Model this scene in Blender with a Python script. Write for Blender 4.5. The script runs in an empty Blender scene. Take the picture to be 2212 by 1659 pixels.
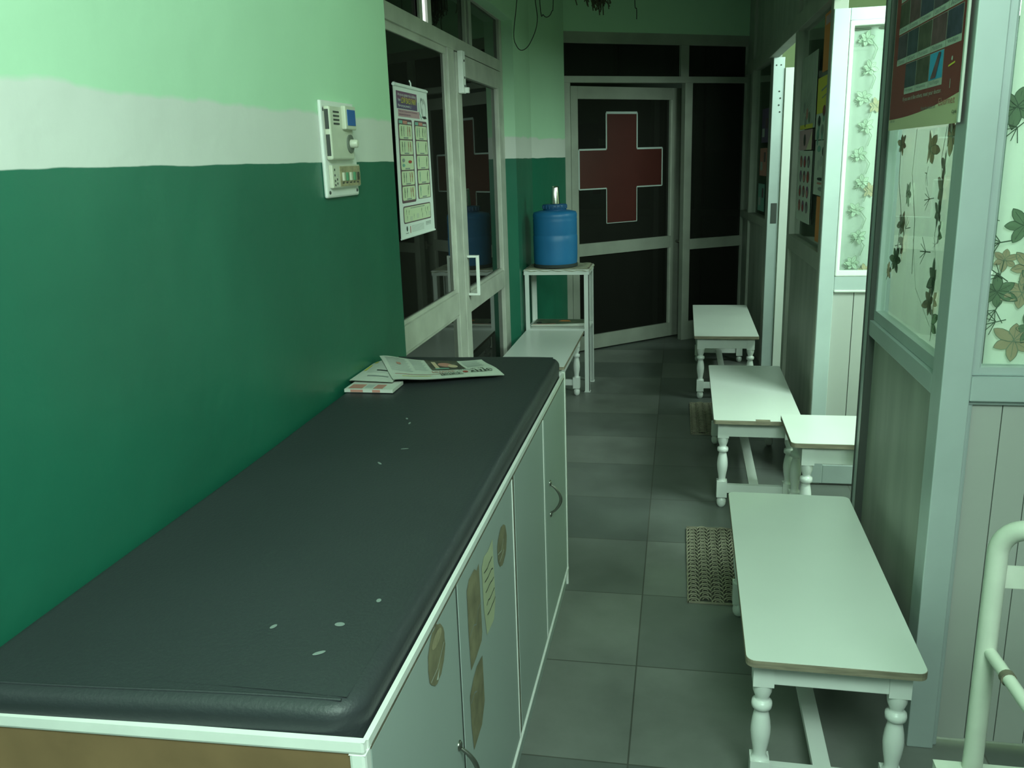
import bpy, bmesh, math, random
from mathutils import Matrix, Vector
PI = math.pi
rnd = random.Random(7)
S = bpy.context.scene
COL = S.collection

# ------------------------------------------------------------------ camera, world, lights, exposure
cam_d = bpy.data.cameras.new('camera'); cam = bpy.data.objects.new('camera', cam_d); COL.objects.link(cam)
cam_d.sensor_width = 36.0; cam_d.lens = 1853.0/2212.0*36.0; cam_d.clip_start = 0.05
def _n(v): return Vector(v).normalized()
_dY = _n((1470-1106, -(335-829.5), -1853.0))
_up = -_n((1342-1106, -(7950-829.5), -1853.0)); _up = (_up-_dY*_up.dot(_dY)).normalized()
_dX = _dY.cross(_up)
cam.matrix_world = Matrix.Translation((0, 0, 1.55)) @ Matrix((_dX, _dY, _up)).to_4x4()
S.camera = cam
S.view_settings.view_transform = 'Standard'; S.view_settings.look = 'None'
S.view_settings.gamma = 1.0; S.view_settings.use_curve_mapping = False
S.view_settings.exposure = 0.0
W = bpy.data.worlds.new('world'); S.world = W; W.use_nodes = True
W.node_tree.nodes['Background'].inputs[0].default_value = (0.62, 1.0, 0.80, 1)
W.node_tree.nodes['Background'].inputs[1].default_value = 0.13
TINT = (0.70, 1.0, 0.83)
def area(name, loc, target, sx, sy, power, color=TINT):
    l = bpy.data.lights.new(name, 'AREA'); l.shape = 'RECTANGLE'; l.size = sx; l.size_y = sy
    l.energy = power; l.color = color
    o = bpy.data.objects.new(name, l); COL.objects.link(o); o.location = loc
    o.rotation_euler = (Vector(target)-Vector(loc)).to_track_quat('-Z', 'Y').to_euler()
    return o
area('entrance_daylight', (0.35, -0.5, 2.75), (-0.25, 0.1, 2.15), 1.3, .9, 106)
area('near_cabin_daylight', (1.75, 2.75, 2.35), (0.75, 3.95, 1.4), .9, .7, 75)
area('far_cabin_daylight', (1.7, 4.9, 2.3), (0.8, 6.3, 1.2), .9, .7, 38)

# ------------------------------------------------------------------ materials
_m = {}
def srgb(h):
    c = [int(h[i:i+2], 16)/255 for i in (0, 2, 4)]
    return tuple(x/12.92 if x <= .04045 else ((x+.055)/1.055)**2.4 for x in c)
def mat(name, col, rough=.5, metal=0.0, var=.0, vscale=6.0, bump=0.0, bscale=60.0, spec=.5, stretch=None, rvar=0.0, coat=0.0):
    if name in _m: return _m[name]
    m = bpy.data.materials.new(name); m.use_nodes = True; _m[name] = m
    nt = m.node_tree; b = nt.nodes['Principled BSDF']
    if isinstance(col, str): col = srgb(col)
    b.inputs['Base Color'].default_value = (*col, 1); b.inputs['Roughness'].default_value = rough
    b.inputs['Metallic'].default_value = metal; b.inputs['Specular IOR Level'].default_value = spec
    b.inputs['Coat Weight'].default_value = coat
    tc = nt.nodes.new('ShaderNodeTexCoord'); mp = nt.nodes.new('ShaderNodeMapping')
    nt.links.new(tc.outputs['Object'], mp.inputs[0])
    if stretch: mp.inputs['Scale'].default_value = stretch
    if var or rvar:
        n = nt.nodes.new('ShaderNodeTexNoise'); n.inputs['Scale'].default_value = vscale; n.inputs['Detail'].default_value = 6
        nt.links.new(mp.outputs[0], n.inputs['Vector'])
        if var:
            r = nt.nodes.new('ShaderNodeMapRange'); r.inputs['From Min'].default_value = .3; r.inputs['From Max'].default_value = .7
            r.inputs['To Min'].default_value = 1-var; r.inputs['To Max'].default_value = 1+var*.5
            nt.links.new(n.outputs[0], r.inputs[0])
            v = nt.nodes.new('ShaderNodeVectorMath'); v.operation = 'SCALE'; v.inputs[0].default_value = col
            nt.links.new(r.outputs[0], v.inputs['Scale']); nt.links.new(v.outputs[0], b.inputs['Base Color'])
        if rvar:
            r2 = nt.nodes.new('ShaderNodeMapRange'); r2.inputs['To Min'].default_value = max(0, rough-rvar); r2.inputs['To Max'].default_value = rough+rvar
            nt.links.new(n.outputs[0], r2.inputs[0]); nt.links.new(r2.outputs[0], b.inputs['Roughness'])
    if bump:
        n2 = nt.nodes.new('ShaderNodeTexNoise'); n2.inputs['Scale'].default_value = bscale; n2.inputs['Detail'].default_value = 4
        nt.links.new(mp.outputs[0], n2.inputs['Vector'])
        bp = nt.nodes.new('ShaderNodeBump'); bp.inputs['Strength'].default_value = bump; bp.inputs['Distance'].default_value = .01
        nt.links.new(n2.outputs[0], bp.inputs['Height']); nt.links.new(bp.outputs[0], b.inputs['Normal'])
    return m

def band_wall():
    """emulsion and gloss paint bands by height: dark green dado, off-white band, mint above"""
    m = bpy.data.materials.new('painted_wall'); m.use_nodes = True
    nt = m.node_tree; N = nt.nodes; L = nt.links; b = N['Principled BSDF']
    g = N.new('ShaderNodeNewGeometry'); sx = N.new('ShaderNodeSeparateXYZ'); L.new(g.outputs['Position'], sx.inputs[0])
    nz = N.new('ShaderNodeTexNoise'); nz.inputs['Scale'].default_value = 5; nz.inputs['Detail'].default_value = 4; L.new(g.outputs['Position'], nz.inputs['Vector'])
    def edge(z, amp, soft):
        a = N.new('ShaderNodeMath'); a.operation = 'MULTIPLY_ADD'; a.inputs[1].default_value = amp; L.new(nz.outputs[0], a.inputs[0]); L.new(sx.outputs['Z'], a.inputs[2])
        r = N.new('ShaderNodeMapRange'); r.inputs['From Min'].default_value = z+amp*.5-soft; r.inputs['From Max'].default_value = z+amp*.5+soft
        L.new(a.outputs[0], r.inputs[0]); return r.outputs[0]
    e1 = edge(1.562, .012, .0012); e2 = edge(1.70, .05, .006)
    n2 = N.new('ShaderNodeTexNoise'); n2.inputs['Scale'].default_value = 2.2; n2.inputs['Detail'].default_value = 5; L.new(g.outputs['Position'], n2.inputs['Vector'])
    def tone(c, v):
        r = N.new('ShaderNodeMapRange'); r.inputs['From Min'].default_value = .3; r.inputs['From Max'].default_value = .7
        r.inputs['To Min'].default_value = 1-v; r.inputs['To Max'].default_value = 1+v; L.new(n2.outputs[0], r.inputs[0])
        s = N.new('ShaderNodeVectorMath'); s.operation = 'SCALE'; s.inputs[0].default_value = c; L.new(r.outputs[0], s.inputs['Scale']); return s.outputs[0]
    green = tone((.016, .150, .092), .10); white = tone((.74, .74, .70), .04); mint = tone((.52, .78, .55), .03)
    x1 = N.new('ShaderNodeMix'); x1.data_type = 'RGBA'; L.new(e1, x1.inputs['Factor']); L.new(green, x1.inputs['A']); L.new(white, x1.inputs['B'])
    x2 = N.new('ShaderNodeMix'); x2.data_type = 'RGBA'; L.new(e2, x2.inputs['Factor']); L.new(x1.outputs['Result'], x2.inputs['A']); L.new(mint, x2.inputs['B'])
    L.new(x2.outputs['Result'], b.inputs['Base Color'])
    rr = N.new('ShaderNodeMapRange'); rr.inputs['To Min'].default_value = .34; rr.inputs['To Max'].default_value = .8; L.new(e1, rr.inputs[0]); L.new(rr.outputs[0], b.inputs['Roughness'])
    n3 = N.new('ShaderNodeTexNoise'); n3.inputs['Scale'].default_value = 3.0; n3.inputs['Detail'].default_value = 8; L.new(g.outputs['Position'], n3.inputs['Vector'])
    bp = N.new('ShaderNodeBump'); bp.inputs['Strength'].default_value = .35; bp.inputs['Distance'].default_value = .02; L.new(n3.outputs[0], bp.inputs['Height']); L.new(bp.outputs[0], b.inputs['Normal'])
    return m
M_WALL = band_wall()

def floor_mat():
    m = bpy.data.materials.new('stone_slab_floor'); m.use_nodes = True
    nt = m.node_tree; N = nt.nodes; L = nt.links; b = N['Principled BSDF']
    g = N.new('ShaderNodeNewGeometry'); mp = N.new('ShaderNodeMapping'); L.new(g.outputs['Position'], mp.inputs[0])
    mp.inputs['Location'].default_value = (0.11, -0.11, 0)
    br = N.new('ShaderNodeTexBrick'); L.new(mp.outputs[0], br.inputs['Vector'])
    br.offset = 0.0; br.squash = 1.0
    br.inputs['Scale'].default_value = 1.0; br.inputs['Brick Width'].default_value = .92; br.inputs['Row Height'].default_value = .46
    br.inputs['Mortar Size'].default_value = .003; br.inputs['Mortar Smooth'].default_value = .4; br.inputs['Bias'].default_value = 0
    br.inputs['Color1'].default_value = (.105, .115, .108, 1); br.inputs['Color2'].default_value = (.20, .205, .19, 1); br.inputs['Mortar'].default_value = (.085, .085, .075, 1)
    n1 = N.new('ShaderNodeTexNoise'); n1.inputs['Scale'].default_value = 2.6; n1.inputs['Detail'].default_value = 8; n1.inputs['Roughness'].default_value = .6; L.new(g.outputs['Position'], n1.inputs['Vector'])
    r = N.new('ShaderNodeMapRange'); r.inputs['From Min'].default_value = .3; r.inputs['From Max'].default_value = .7; r.inputs['To Min'].default_value = .78; r.inputs['To Max'].default_value = 1.2; L.new(n1.outputs[0], r.inputs[0])
    s = N.new('ShaderNodeVectorMath'); s.operation = 'SCALE'; L.new(br.outputs['Color'], s.inputs[0]); L.new(r.outputs[0], s.inputs['Scale']); L.new(s.outputs[0], b.inputs['Base Color'])
    r2 = N.new('ShaderNodeMapRange'); r2.inputs['To Min'].default_value = .28; r2.inputs['To Max'].default_value = .6; L.new(n1.outputs[0], r2.inputs[0]); L.new(r2.outputs[0], b.inputs['Roughness'])
    bp = N.new('ShaderNodeBump'); bp.inputs['Strength'].default_value = .15; bp.inputs['Distance'].default_value = .01; L.new(n1.outputs[0], bp.inputs['Height']); L.new(bp.outputs[0], b.inputs['Normal'])
    return m

def glass_mat(name, tint, refl=1.0, rough=.02, ior=1.5, haze_lift=0.0):
    m = bpy.data.materials.new(name); m.use_nodes = True
    nt = m.node_tree; N = nt.nodes; L = nt.links; N.remove(N['Principled BSDF']); out = N['Material Output']
    tr = N.new('ShaderNodeBsdfTransparent'); tr.inputs[0].default_value = (*tint, 1)
    gl = N.new('ShaderNodeBsdfGlossy'); gl.inputs['Roughness'].default_value = rough; gl.inputs['Color'].default_value = (refl, refl, refl, 1)
    lw = N.new('ShaderNodeLayerWeight'); lw.inputs[0].default_value = .5
    pw = N.new('ShaderNodeMath'); pw.operation = 'POWER'; pw.inputs[1].default_value = 5.0; L.new(lw.outputs['Facing'], pw.inputs[0])
    f0 = ((ior-1)/(ior+1))**2
    fr = N.new('ShaderNodeMath'); fr.operation = 'MULTIPLY_ADD'; fr.inputs[1].default_value = 1-f0; fr.inputs[2].default_value = f0; L.new(pw.outputs[0], fr.inputs[0])
    mx = N.new('ShaderNodeMixShader'); L.new(fr.outputs[0], mx.inputs[0])
    df = N.new('ShaderNodeBsdfDiffuse'); df.inputs[0].default_value = (.5, .5, .42, 1); ms = N.new('ShaderNodeMixShader'); ms.inputs[0].default_value = haze_lift  # diffuse share imitates lens haze, lifting the blacks of the dark panes
    L.new(tr.outputs[0], ms.inputs[1]); L.new(df.outputs[0], ms.inputs[2]); L.new(ms.outputs[0], mx.inputs[1]); L.new(gl.outputs[0], mx.inputs[2]); L.new(mx.outputs[0], out.inputs[0])
    return m
GLASS = glass_mat('clear_glass', (.86, .9, .88))
FILM = glass_mat('dark_film_glass', (.03, .035, .033), refl=.8, ior=1.6, haze_lift=.035)
FILMM = glass_mat('dark_maroon_film_glass', (.05, .02, .02), refl=.7, ior=1.5, haze_lift=.03)
def curtain_mat():
    m = bpy.data.materials.new('curtain_cloth'); m.use_nodes = True
    nt = m.node_tree; N = nt.nodes; L = nt.links; b = N['Principled BSDF']; out = N['Material Output']
    b.inputs['Base Color'].default_value = (.84, .85, .82, 1); b.inputs['Roughness'].default_value = .9
    t = N.new('ShaderNodeBsdfTranslucent'); t.inputs[0].default_value = (.8, .82, .76, 1)
    mx = N.new('ShaderNodeMixShader'); mx.inputs[0].default_value = .35
    L.new(b.outputs[0], mx.inputs[1]); L.new(t.outputs[0], mx.inputs[2]); L.new(mx.outputs[0], out.inputs[0])
    return m
CLOTH = curtain_mat()

LAM = mat('white_laminate', (.78, .79, .76), .32, var=.03, vscale=3, rvar=.06)
PAINT = mat('white_gloss_paint', (.74, .75, .73), .3, var=.03, vscale=9)
PLY = mat('bare_plywood_edge', (.26, .22, .16), .8, var=.35, vscale=14, stretch=(1, 1, 14))
CREAM = mat('cream_frame_paint', (.50, .50, .44), .45, var=.18, vscale=7)
ALU = mat('grey_aluminium', (.50, .56, .56), .42, metal=.25, var=.08, vscale=5)
ALUD = mat('dusty_aluminium', (.36, .37, .32), .55, metal=.1, var=.15, vscale=5)
GASK = mat('dark_gasket', (.06, .065, .06), .7)
BOARD = mat('grey_laminate_board', (.37, .38, .34), .5, var=.22, vscale=3.5, stretch=(2.5, 2.5, .5))
BOARDG = mat('grooved_grey_board', (.42, .42, .40), .5, var=.05, vscale=2)
WHITED = mat('white_door_paint', (.82, .83, .80), .4, var=.03)
VINYL = mat('charcoal_vinyl', (.034, .038, .043), .48, var=.10, vscale=2.5, bump=.12, bscale=160, spec=.45)
CAB = mat('pale_laminate_cabinet', (.42, .48, .46), .36, var=.05, vscale=2)
BROWN = mat('brown_board', (.25, .15, .075), .6, var=.25, vscale=7)
LIP = mat('white_painted_lip', (.85, .85, .82), .45, var=.05, vscale=20)
DIRT = mat('worn_brown_edge', (.16, .14, .10), .85, var=.4, vscale=30)
STEEL = mat('polished_steel', (.75, .74, .70), .18, metal=1.0)
CHROME = mat('tarnished_chrome', (.30, .30, .27), .3, metal=1.0)
PAPER = mat('newsprint', (.62, .62, .57), .85, var=.05, vscale=20)
INK = mat('black_ink', (.03, .035, .03), .8)
GREYINK = mat('grey_print', (.26, .28, .27), .85)
LGREY = mat('light_grey_print', (.45, .47, .45), .85)
REDINK = mat('red_ink', (.42, .07, .05), .8)
YEL = mat('yellow_print', (.70, .60, .08), .7)
ORANGE = mat('orange_print', (.70, .25, .07), .7)
BLUEP = mat('blue_print', (.05, .35, .62), .6)
WPAPER = mat('white_poster_paper', (.76, .78, .77), .5)
PURPLE = mat('purple_print', (.19, .08, .16), .5)
PURPLE2 = mat('violet_print', (.12, .08, .17), .5)
PINK = mat('pink_print', (.50, .30, .34), .5)
CREAMP = mat('pale_green_cream_print', (.60, .66, .46), .6)
TEALP = mat('teal_print', (.20, .40, .34), .6)
SALMON = mat('salmon_print', (.55, .24, .20), .6)
FRAMEP = mat('plum_border_print', (.14, .08, .10), .6)
MAROON = mat('maroon_print', (.24, .045, .045), .4)
CREAMY = mat('cream_print', (.66, .60, .40), .5)
BLUEPL = mat('blue_plastic', (.02, .17, .40), .42, var=.12, vscale=4, bump=.05, bscale=20)
BLUEDK = mat('dark_blue_plastic', (.015, .09, .22), .45)
IVORY = mat('ivory_plastic', (.66, .66, .54), .4, var=.05, vscale=20)
SOCK = mat('stained_beige_plastic', (.42, .36, .22), .5, var=.3, vscale=60)
SWGREEN = mat('green_switch_plastic', (.10, .30, .16), .5)
RUBBER = mat('brown_rubber_mat', (.27, .24, .18), .75, var=.25, vscale=30)
TUBE = mat('cream_tube_enamel', (.62, .64, .56), .38, var=.10, vscale=14)
WIRE = mat('black_wire', (.03, .03, .028), .7)
RAG = mat('dusty_cobweb', (.10, .09, .06), .95)
REDP = mat('dark_red_paint', (.075, .013, .010), .45, var=.08)
WLINE = mat('pale_outline_paint', (.50, .56, .54), .6)
STAINP = mat('torn_brown_paper', (.25, .22, .13), .8, var=.35, vscale=22)
YNOTE = mat('yellowed_paper', (.50, .52, .34), .8, var=.08, vscale=20)
NOTEW = mat('pale_paper_remnant', (.55, .58, .52), .8)
LEAFG = mat('green_leaf_print', (.24, .31, .20), .9)
LEAFD = mat('dark_stem_print', (.13, .17, .12), .9)
PETO = mat('peach_petal_print', (.62, .46, .32), .9)
PETG = mat('pale_petal_print', (.72, .78, .66), .9)
PETL = mat('petal_outline_print', (.30, .34, .26), .9)

# ------------------------------------------------------------------ mesh builder
class MB:
    def __init__(s): s.v = []; s.f = []; s.mi = []; s.sm = []; s.mats = []; s.T = None
    def slot(s, m):
        if m not in s.mats: s.mats.append(m)
        return s.mats.index(m)
    def add(s, vs, fs, m, smooth=False):
        o = len(s.v); k = s.slot(m)
        for p in vs: s.v.append(tuple(s.T(p)) if s.T else tuple(p))
        for f in fs: s.f.append([o+i for i in f]); s.mi.append(k); s.sm.append(smooth)
    def box(s, x0, x1, y0, y1, z0, z1, m, mtop=None):
        x0, x1 = sorted((x0, x1)); y0, y1 = sorted((y0, y1)); z0, z1 = sorted((z0, z1))
        vs = [(x0,y0,z0),(x1,y0,z0),(x1,y1,z0),(x0,y1,z0),(x0,y0,z1),(x1,y0,z1),(x1,y1,z1),(x0,y1,z1)]
        s.add(vs, [(0,3,2,1),(0,1,5,4),(1,2,6,5),(2,3,7,6),(3,0,4,7)], m); s.add(vs[4:], [(0,1,2,3)], mtop or m)
    def lathe(s, prof, m, c=(0,0,0), n=24, axis='Z'):
        vs = []; fs = []
        for r, z in prof:
            for i in range(n):
                a = 2*PI*i/n; p = (r*math.cos(a), r*math.sin(a), z)
                if axis == 'X': p = (p[2], p[0], p[1])
                if axis == 'Y': p = (p[0], p[2], p[1])
                vs.append((c[0]+p[0], c[1]+p[1], c[2]+p[2]))
        for j in range(len(prof)-1):
            for i in range(n):
                k = (i+1) % n; fs.append((j*n+i, j*n+k, (j+1)*n+k, (j+1)*n+i))
        s.add(vs, fs, m, True)
        s.add(vs[:n], [tuple(range(n))[::-1]], m); s.add(vs[-n:], [tuple(range(n))], m)
    def tube(s, pts, r, m, n=10, cap=True):
        pts = [Vector(p) for p in pts]; vs = []; fs = []; up = None
        for i, p in enumerate(pts):
            d = (pts[min(i+1, len(pts)-1)]-pts[max(i-1, 0)]).normalized()
            if up is None:
                up = Vector((0, 0, 1)) if abs(d.z) < .9 else Vector((1, 0, 0))
            a = d.cross(up).normalized(); b_ = a.cross(d).normalized(); up = b_
            rr = r[i] if isinstance(r, (list, tuple)) else r
            for k in range(n):
                t = 2*PI*k/n; vs.append(p+a*rr*math.cos(t)+b_*rr*math.sin(t))
        for j in range(len(pts)-1):
            for i in range(n):
                k = (i+1) % n; fs.append((j*n+i, (j+1)*n+i, (j+1)*n+k, j*n+k))
        s.add(vs, fs, m, True)
        if cap: s.add(vs[:n], [tuple(range(n))], m); s.add(vs[-n:], [tuple(range(n))[::-1]], m)
    def prism(s, poly, z0, z1, m, mtop=None):
        n = len(poly); vs = [(x, y, z0) for x, y in poly]+[(x, y, z1) for x, y in poly]
        s.add(vs, [(i, (i+1) % n, n+(i+1) % n, n+i) for i in range(n)]+[tuple(range(n))[::-1]], m)
        s.add(vs[n:], [tuple(range(n))], mtop or m)
    def build(s, name, parent=None, bevel=0, seg=2, loc=None):
        me = bpy.data.meshes.new(name); me.from_pydata(s.v, [], s.f)
        for m in s.mats: me.materials.append(m)
        for i, p in enumerate(me.polygons): p.material_index = s.mi[i]; p.use_smooth = s.sm[i]
        me.update()
        o = bpy.data.objects.new(name, me); COL.objects.link(o)
        if parent: o.parent = parent
        if loc: o.location = loc
        if bevel:
            b = o.modifiers.new('bevel', 'BEVEL'); b.width = bevel; b.segments = seg; b.limit_method = 'ANGLE'; b.angle_limit = math.radians(50)
        return o
def tag(o, label=None, cat=None, group=None, kind=None):
    if label: o['label'] = label
    if cat: o['category'] = cat
    if group: o['group'] = group
    if kind: o['kind'] = kind
    return o
def thing(name, label, cat, loc=(0,0,0), rz=0, group=None):
    o = bpy.data.objects.new(name, None); COL.objects.link(o); o.location = loc; o.rotation_euler = (0,0,rz); o.empty_display_size = .1
    return tag(o, label, cat, group)
def sroot(name, loc=(0,0,0), rz=0):
    o = bpy.data.objects.new(name, None); COL.objects.link(o); o.location = loc; o.rotation_euler = (0,0,rz); o['kind'] = 'structure'; return o
def box(name, x0, x1, y0, y1, z0, z1, m, parent=None, bevel=0):
    b = MB(); b.box(x0, x1, y0, y1, z0, z1, m); return b.build(name, parent, bevel)
def struct(o): o['kind'] = 'structure'; return o
def copy_tree(o, parent=None):
    c = o.copy(); COL.objects.link(c)
    if parent: c.parent = parent
    for ch in list(o.children): copy_tree(ch, c)
    return c

# flat printing laid on a surface; mp(u, v, lift) -> local point
class Print:
    def __init__(s, mb, mp): s.b = mb; s.mp = mp; s.k = 1
    def poly(s, pts, m, k=1): s.b.add([s.mp(u, v, k) for u, v in pts], [tuple(range(len(pts)))], m)
    def rect(s, u0, v0, u1, v1, m, k=1): s.poly([(u0,v0),(u1,v0),(u1,v1),(u0,v1)], m, k)
    def grid(s, u0, v0, u1, v1, m, nu=8, nv=4, k=1):
        vs = [s.mp(u0+(u1-u0)*i/nu, v0+(v1-v0)*j/nv, k) for j in range(nv+1) for i in range(nu+1)]
        s.b.add(vs, [(j*(nu+1)+i, j*(nu+1)+i+1, (j+1)*(nu+1)+i+1, (j+1)*(nu+1)+i) for j in range(nv) for i in range(nu)], m)
    def rrect(s, u0, v0, u1, v1, r, m, k=1):
        p = []
        for cx, cy, a0 in ((u1-r, v1-r, 0), (u0+r, v1-r, 90), (u0+r, v0+r, 180), (u1-r, v0+r, 270)):
            for i in range(5): a = math.radians(a0+22.5*i); p.append((cx+r*math.cos(a), cy+r*math.sin(a)))
        s.poly(p, m, k)
    def ell(s, cx, cy, a, b, m, k=1, rot=0, n=14):
        p = []
        for i in range(n):
            t = 2*PI*i/n; x = a*math.cos(t); y = b*math.sin(t); p.append((cx+x*math.cos(rot)-y*math.sin(rot), cy+x*math.sin(rot)+y*math.cos(rot)))
        s.poly(p, m, k)
    def line(s, pts, w, m, k=1):
        for (a, b), (c, d) in zip(pts[:-1], pts[1:]):
            l = math.hypot(c-a, d-b) or 1e-6; nx = -(d-b)/l*w/2; ny = (c-a)/l*w/2
            s.poly([(a+nx, b+ny), (a-nx, b-ny), (c-nx, d-ny), (c+nx, d+ny)], m, k)
    def text(s, body, u0, v0, w, h, m, k=1, rot=0):
        cu = bpy.data.curves.new('t', 'FONT'); cu.body = body; cu.resolution_u = 2
        o = bpy.data.objects.new('t', cu); COL.objects.link(o)
        bpy.context.view_layer.update()
        ev = o.evaluated_get(bpy.context.evaluated_depsgraph_get()); me = ev.to_mesh()
        vs = [v.co.copy() for v in me.vertices]; fs = [tuple(p.vertices) for p in me.polygons]; ev.to_mesh_clear()
        bpy.data.objects.remove(o); bpy.data.curves.remove(cu)
        if not vs: return
        x0 = min(v.x for v in vs); x1 = max(v.x for v in vs); y0 = min(v.y for v in vs); y1 = max(v.y for v in vs)
        c, sn = math.cos(rot), math.sin(rot); out = []
        for v in vs:
            a = (v.x-x0)/(x1-x0)*w; b = (v.y-y0)/(y1-y0)*h; out.append(s.mp(u0+a*c-b*sn, v0+a*sn+b*c, k))
        s.b.add(out, fs, m)
    def petal(s, cx, cy, ang, l, w, fill, edge, k=1):
        p = []
        for t, ww in ((0, .12), (.2, .6), (.45, 1), (.7, .85), (.88, .45), (1, 0)): p.append((t*l, ww*w/2))
        q = p+[(a, -b) for a, b in p[-2::-1]]
        R = lambda a, b, g=1.0: (cx+(a*math.cos(ang)-b*math.sin(ang))*g, cy+(a*math.sin(ang)+b*math.cos(ang))*g)
        out = [R(a, b) for a, b in q]; s.poly(out, fill, k)
        s.line(out, l*.032, edge, k+1); s.line([R(0, 0), R(l*.8, 0)], l*.022, edge, k+1)
    def flower(s, cx, cy, r, kind=0, rot=0.0):
        fill = (PETG, PETO, LEAFG)[kind]
        for i in range(6): s.petal(cx, cy, rot+i*PI/3, r*(1 if i % 2 else .85), r*.5, fill, PETL if kind < 2 else LEAFD, 1+(i % 2)*2)
    def twig(s, cx, cy, r, rot=0.0):
        s.line([(cx, cy), (cx+r*math.cos(rot), cy+r*math.sin(rot))], r*.05, LEAFD, 5)
        for d in (-.7, -.35, .3, .6): s.line([(cx+r*.4*math.cos(rot), cy+r*.4*math.sin(rot)), (cx+r*math.cos(rot+d), cy+r*math.sin(rot+d))], r*.04, LEAFD, 5)

# ================================================================== SETTING
fl = MB(); fl.box(-3.4, 3.2, -3.2, 10.5, -.06, 0, floor_mat()); struct(fl.build('floor'))
ceil_m = mat('ceiling_paint', (.5, .62, .5), .9, var=.05)
struct(box('ceiling', -3.4, 3.2, -1.0, 10.5, 3.05, 3.12, ceil_m))

struct(box('added_shade_beam', -1.018, .60, 2.82, 3.05, 2.22, 3.05, ceil_m))   # unseen ceiling beam, added to keep the entrance light off the far end
# left wall: solid wall, reveal, wall beyond the glazed door, skewed corner piece
b = MB(); b.box(-1.22, -1.018, -3.2, 3.07, 0, 3.05, M_WALL); b.box(-1.22, -1.03, 3.07, 5.57, 2.385, 3.05, M_WALL)
b.box(-1.22, -1.03, 5.57, 6.18, 0, 3.05, M_WALL); struct(b.build('wall_left'))
def slab(poly, z0, z1, m, name):
    q = MB(); q.prism(poly, z0, z1, m); return struct(q.build(name))
slab([(-1.03, 6.18), (-.872, 6.8), (-.99, 6.86), (-1.22, 6.18)], 0, 3.05, M_WALL, 'trim_1')
FW0 = Vector((-.872, 6.8)); FW1 = Vector((.53, 7.72)); FD = (FW1-FW0).normalized(); FRZ = math.atan2(FD.y, FD.x)
fw = sroot('wall_far', (FW0.x, FW0.y, 0), FRZ)
b = MB(); b.box(0, 1.75, -.0, .14, 2.475, 3.05, M_WALL); b.build('upper_wall', fw)

# dark rooms behind the glazed fronts
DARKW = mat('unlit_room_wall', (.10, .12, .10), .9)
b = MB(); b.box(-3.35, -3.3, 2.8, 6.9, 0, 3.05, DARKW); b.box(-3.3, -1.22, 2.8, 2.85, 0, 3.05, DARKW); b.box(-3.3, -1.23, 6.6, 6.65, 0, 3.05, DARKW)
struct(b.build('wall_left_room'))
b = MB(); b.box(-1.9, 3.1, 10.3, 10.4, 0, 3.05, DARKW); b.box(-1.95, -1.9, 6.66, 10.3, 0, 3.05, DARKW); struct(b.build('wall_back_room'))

# ------------------------------------------------------------------ glazed front in the left wall (local x = world y, local -y = towards corridor)
lf = sroot('window_1', (-1.10, 0, 0), PI/2)
def bars(lst, m, name, parent, n0=0, n1=.045, bevel=.003):
    q = MB()
    for i, (u0, u1, z0, z1) in enumerate(lst): q.box(u0, u1, n0+.0003*i, n1-.0003*i, z0, z1, m)
    return q.build(name, parent, bevel)
bars([(3.05, 5.57, 2.084, 2.148), (3.05, 5.57, 2.383, 2.44), (4.235, 4.355, 0, 2.084), (5.505, 5.57, 0, 2.383),
      (3.05, 4.235, .792, .904), (3.05, 4.235, 0, .10)], CREAM, 'frame', lf)
bars([(3.05, 4.235, 2.052, 2.084), (3.05, 4.235, .904, .922), (4.205, 4.235, .922, 2.052), (3.05, 4.235, .774, .792)], CREAM, 'glazing_bead', lf, .012, .04, .002)
bars([(3.925, 3.985, 2.148, 2.383), (3.80, 3.845, 2.148, 2.383)], CREAM, 'transom_mullion', lf, .002, .014, .001)
bars([(4.70, 4.76, 2.148, 2.383), (4.62, 4.65, 2.148, 2.383)], ALUD, 'transom_mullion', lf, 0, .02, .002)
def pane(u0, u1, z0, z1, m, parent, n=.02, name='pane'): return box(name, u0, u1, n, n+.005, z0, z1, m, parent)
pane(3.05, 4.235, .904, 2.084, FILM, lf); pane(3.05, 4.235, .10, .792, FILM, lf)
pane(3.05, 3.80, 2.148, 2.383, FILM, lf); pane(3.99, 4.70, 2.148, 2.383, FILM, lf); pane(4.76, 5.505, 2.148, 2.383, FILM, lf)
# lit room window glimpsed through the gap of the open transom sash
em = bpy.data.materials.new('daylit_opening'); em.use_nodes = True
_e = em.node_tree.nodes.new('ShaderNodeEmission'); _e.inputs[0].default_value = (.85, 1, .93, 1); _e.inputs[1].default_value = 1.6
em.node_tree.links.new(_e.outputs[0], em.node_tree.nodes['Material Output'].inputs[0])
struct(box('window_2', -1.1185, -1.1165, 3.84, 3.985, 2.149, 2.382, em))
# door leaf
ld = sroot('door_1', (-1.10, 0, 0), PI/2)
bars([(4.365, 4.465, .01, 2.078), (5.395, 5.495, .01, 2.078), (4.465, 5.395, 1.975, 2.078), (4.465, 5.395, .765, .872), (4.465, 5.395, .01, .11)], CREAM, 'door_frame', ld, -.004, .04)
bars([(4.465, 4.482, .872, 1.975), (5.378, 5.395, .872, 1.975), (4.465, 5.395, .872, .888)], CREAM, 'glazing_bead', ld, .006, .036, .002)
pane(4.465, 5.395, .872, 1.975, FILM, ld); pane(4.465, 5.395, .11, .765, FILM, ld)
b = MB()
for z in (.862, 1.062): b.box(4.415, 4.435, -.055, -.004, z, z+.012, LIP)
b.box(4.415, 4.435, -.066, -.05, .862, 1.074, LIP); b.build('door_handle', ld, .003)
b = MB(); b.box(4.395, 4.455, -.03, -.004, 1.885, 2.085, LIP); b.box(4.44, 4.468, -.045, -.01, 1.888, 1.915, LIP)
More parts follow.
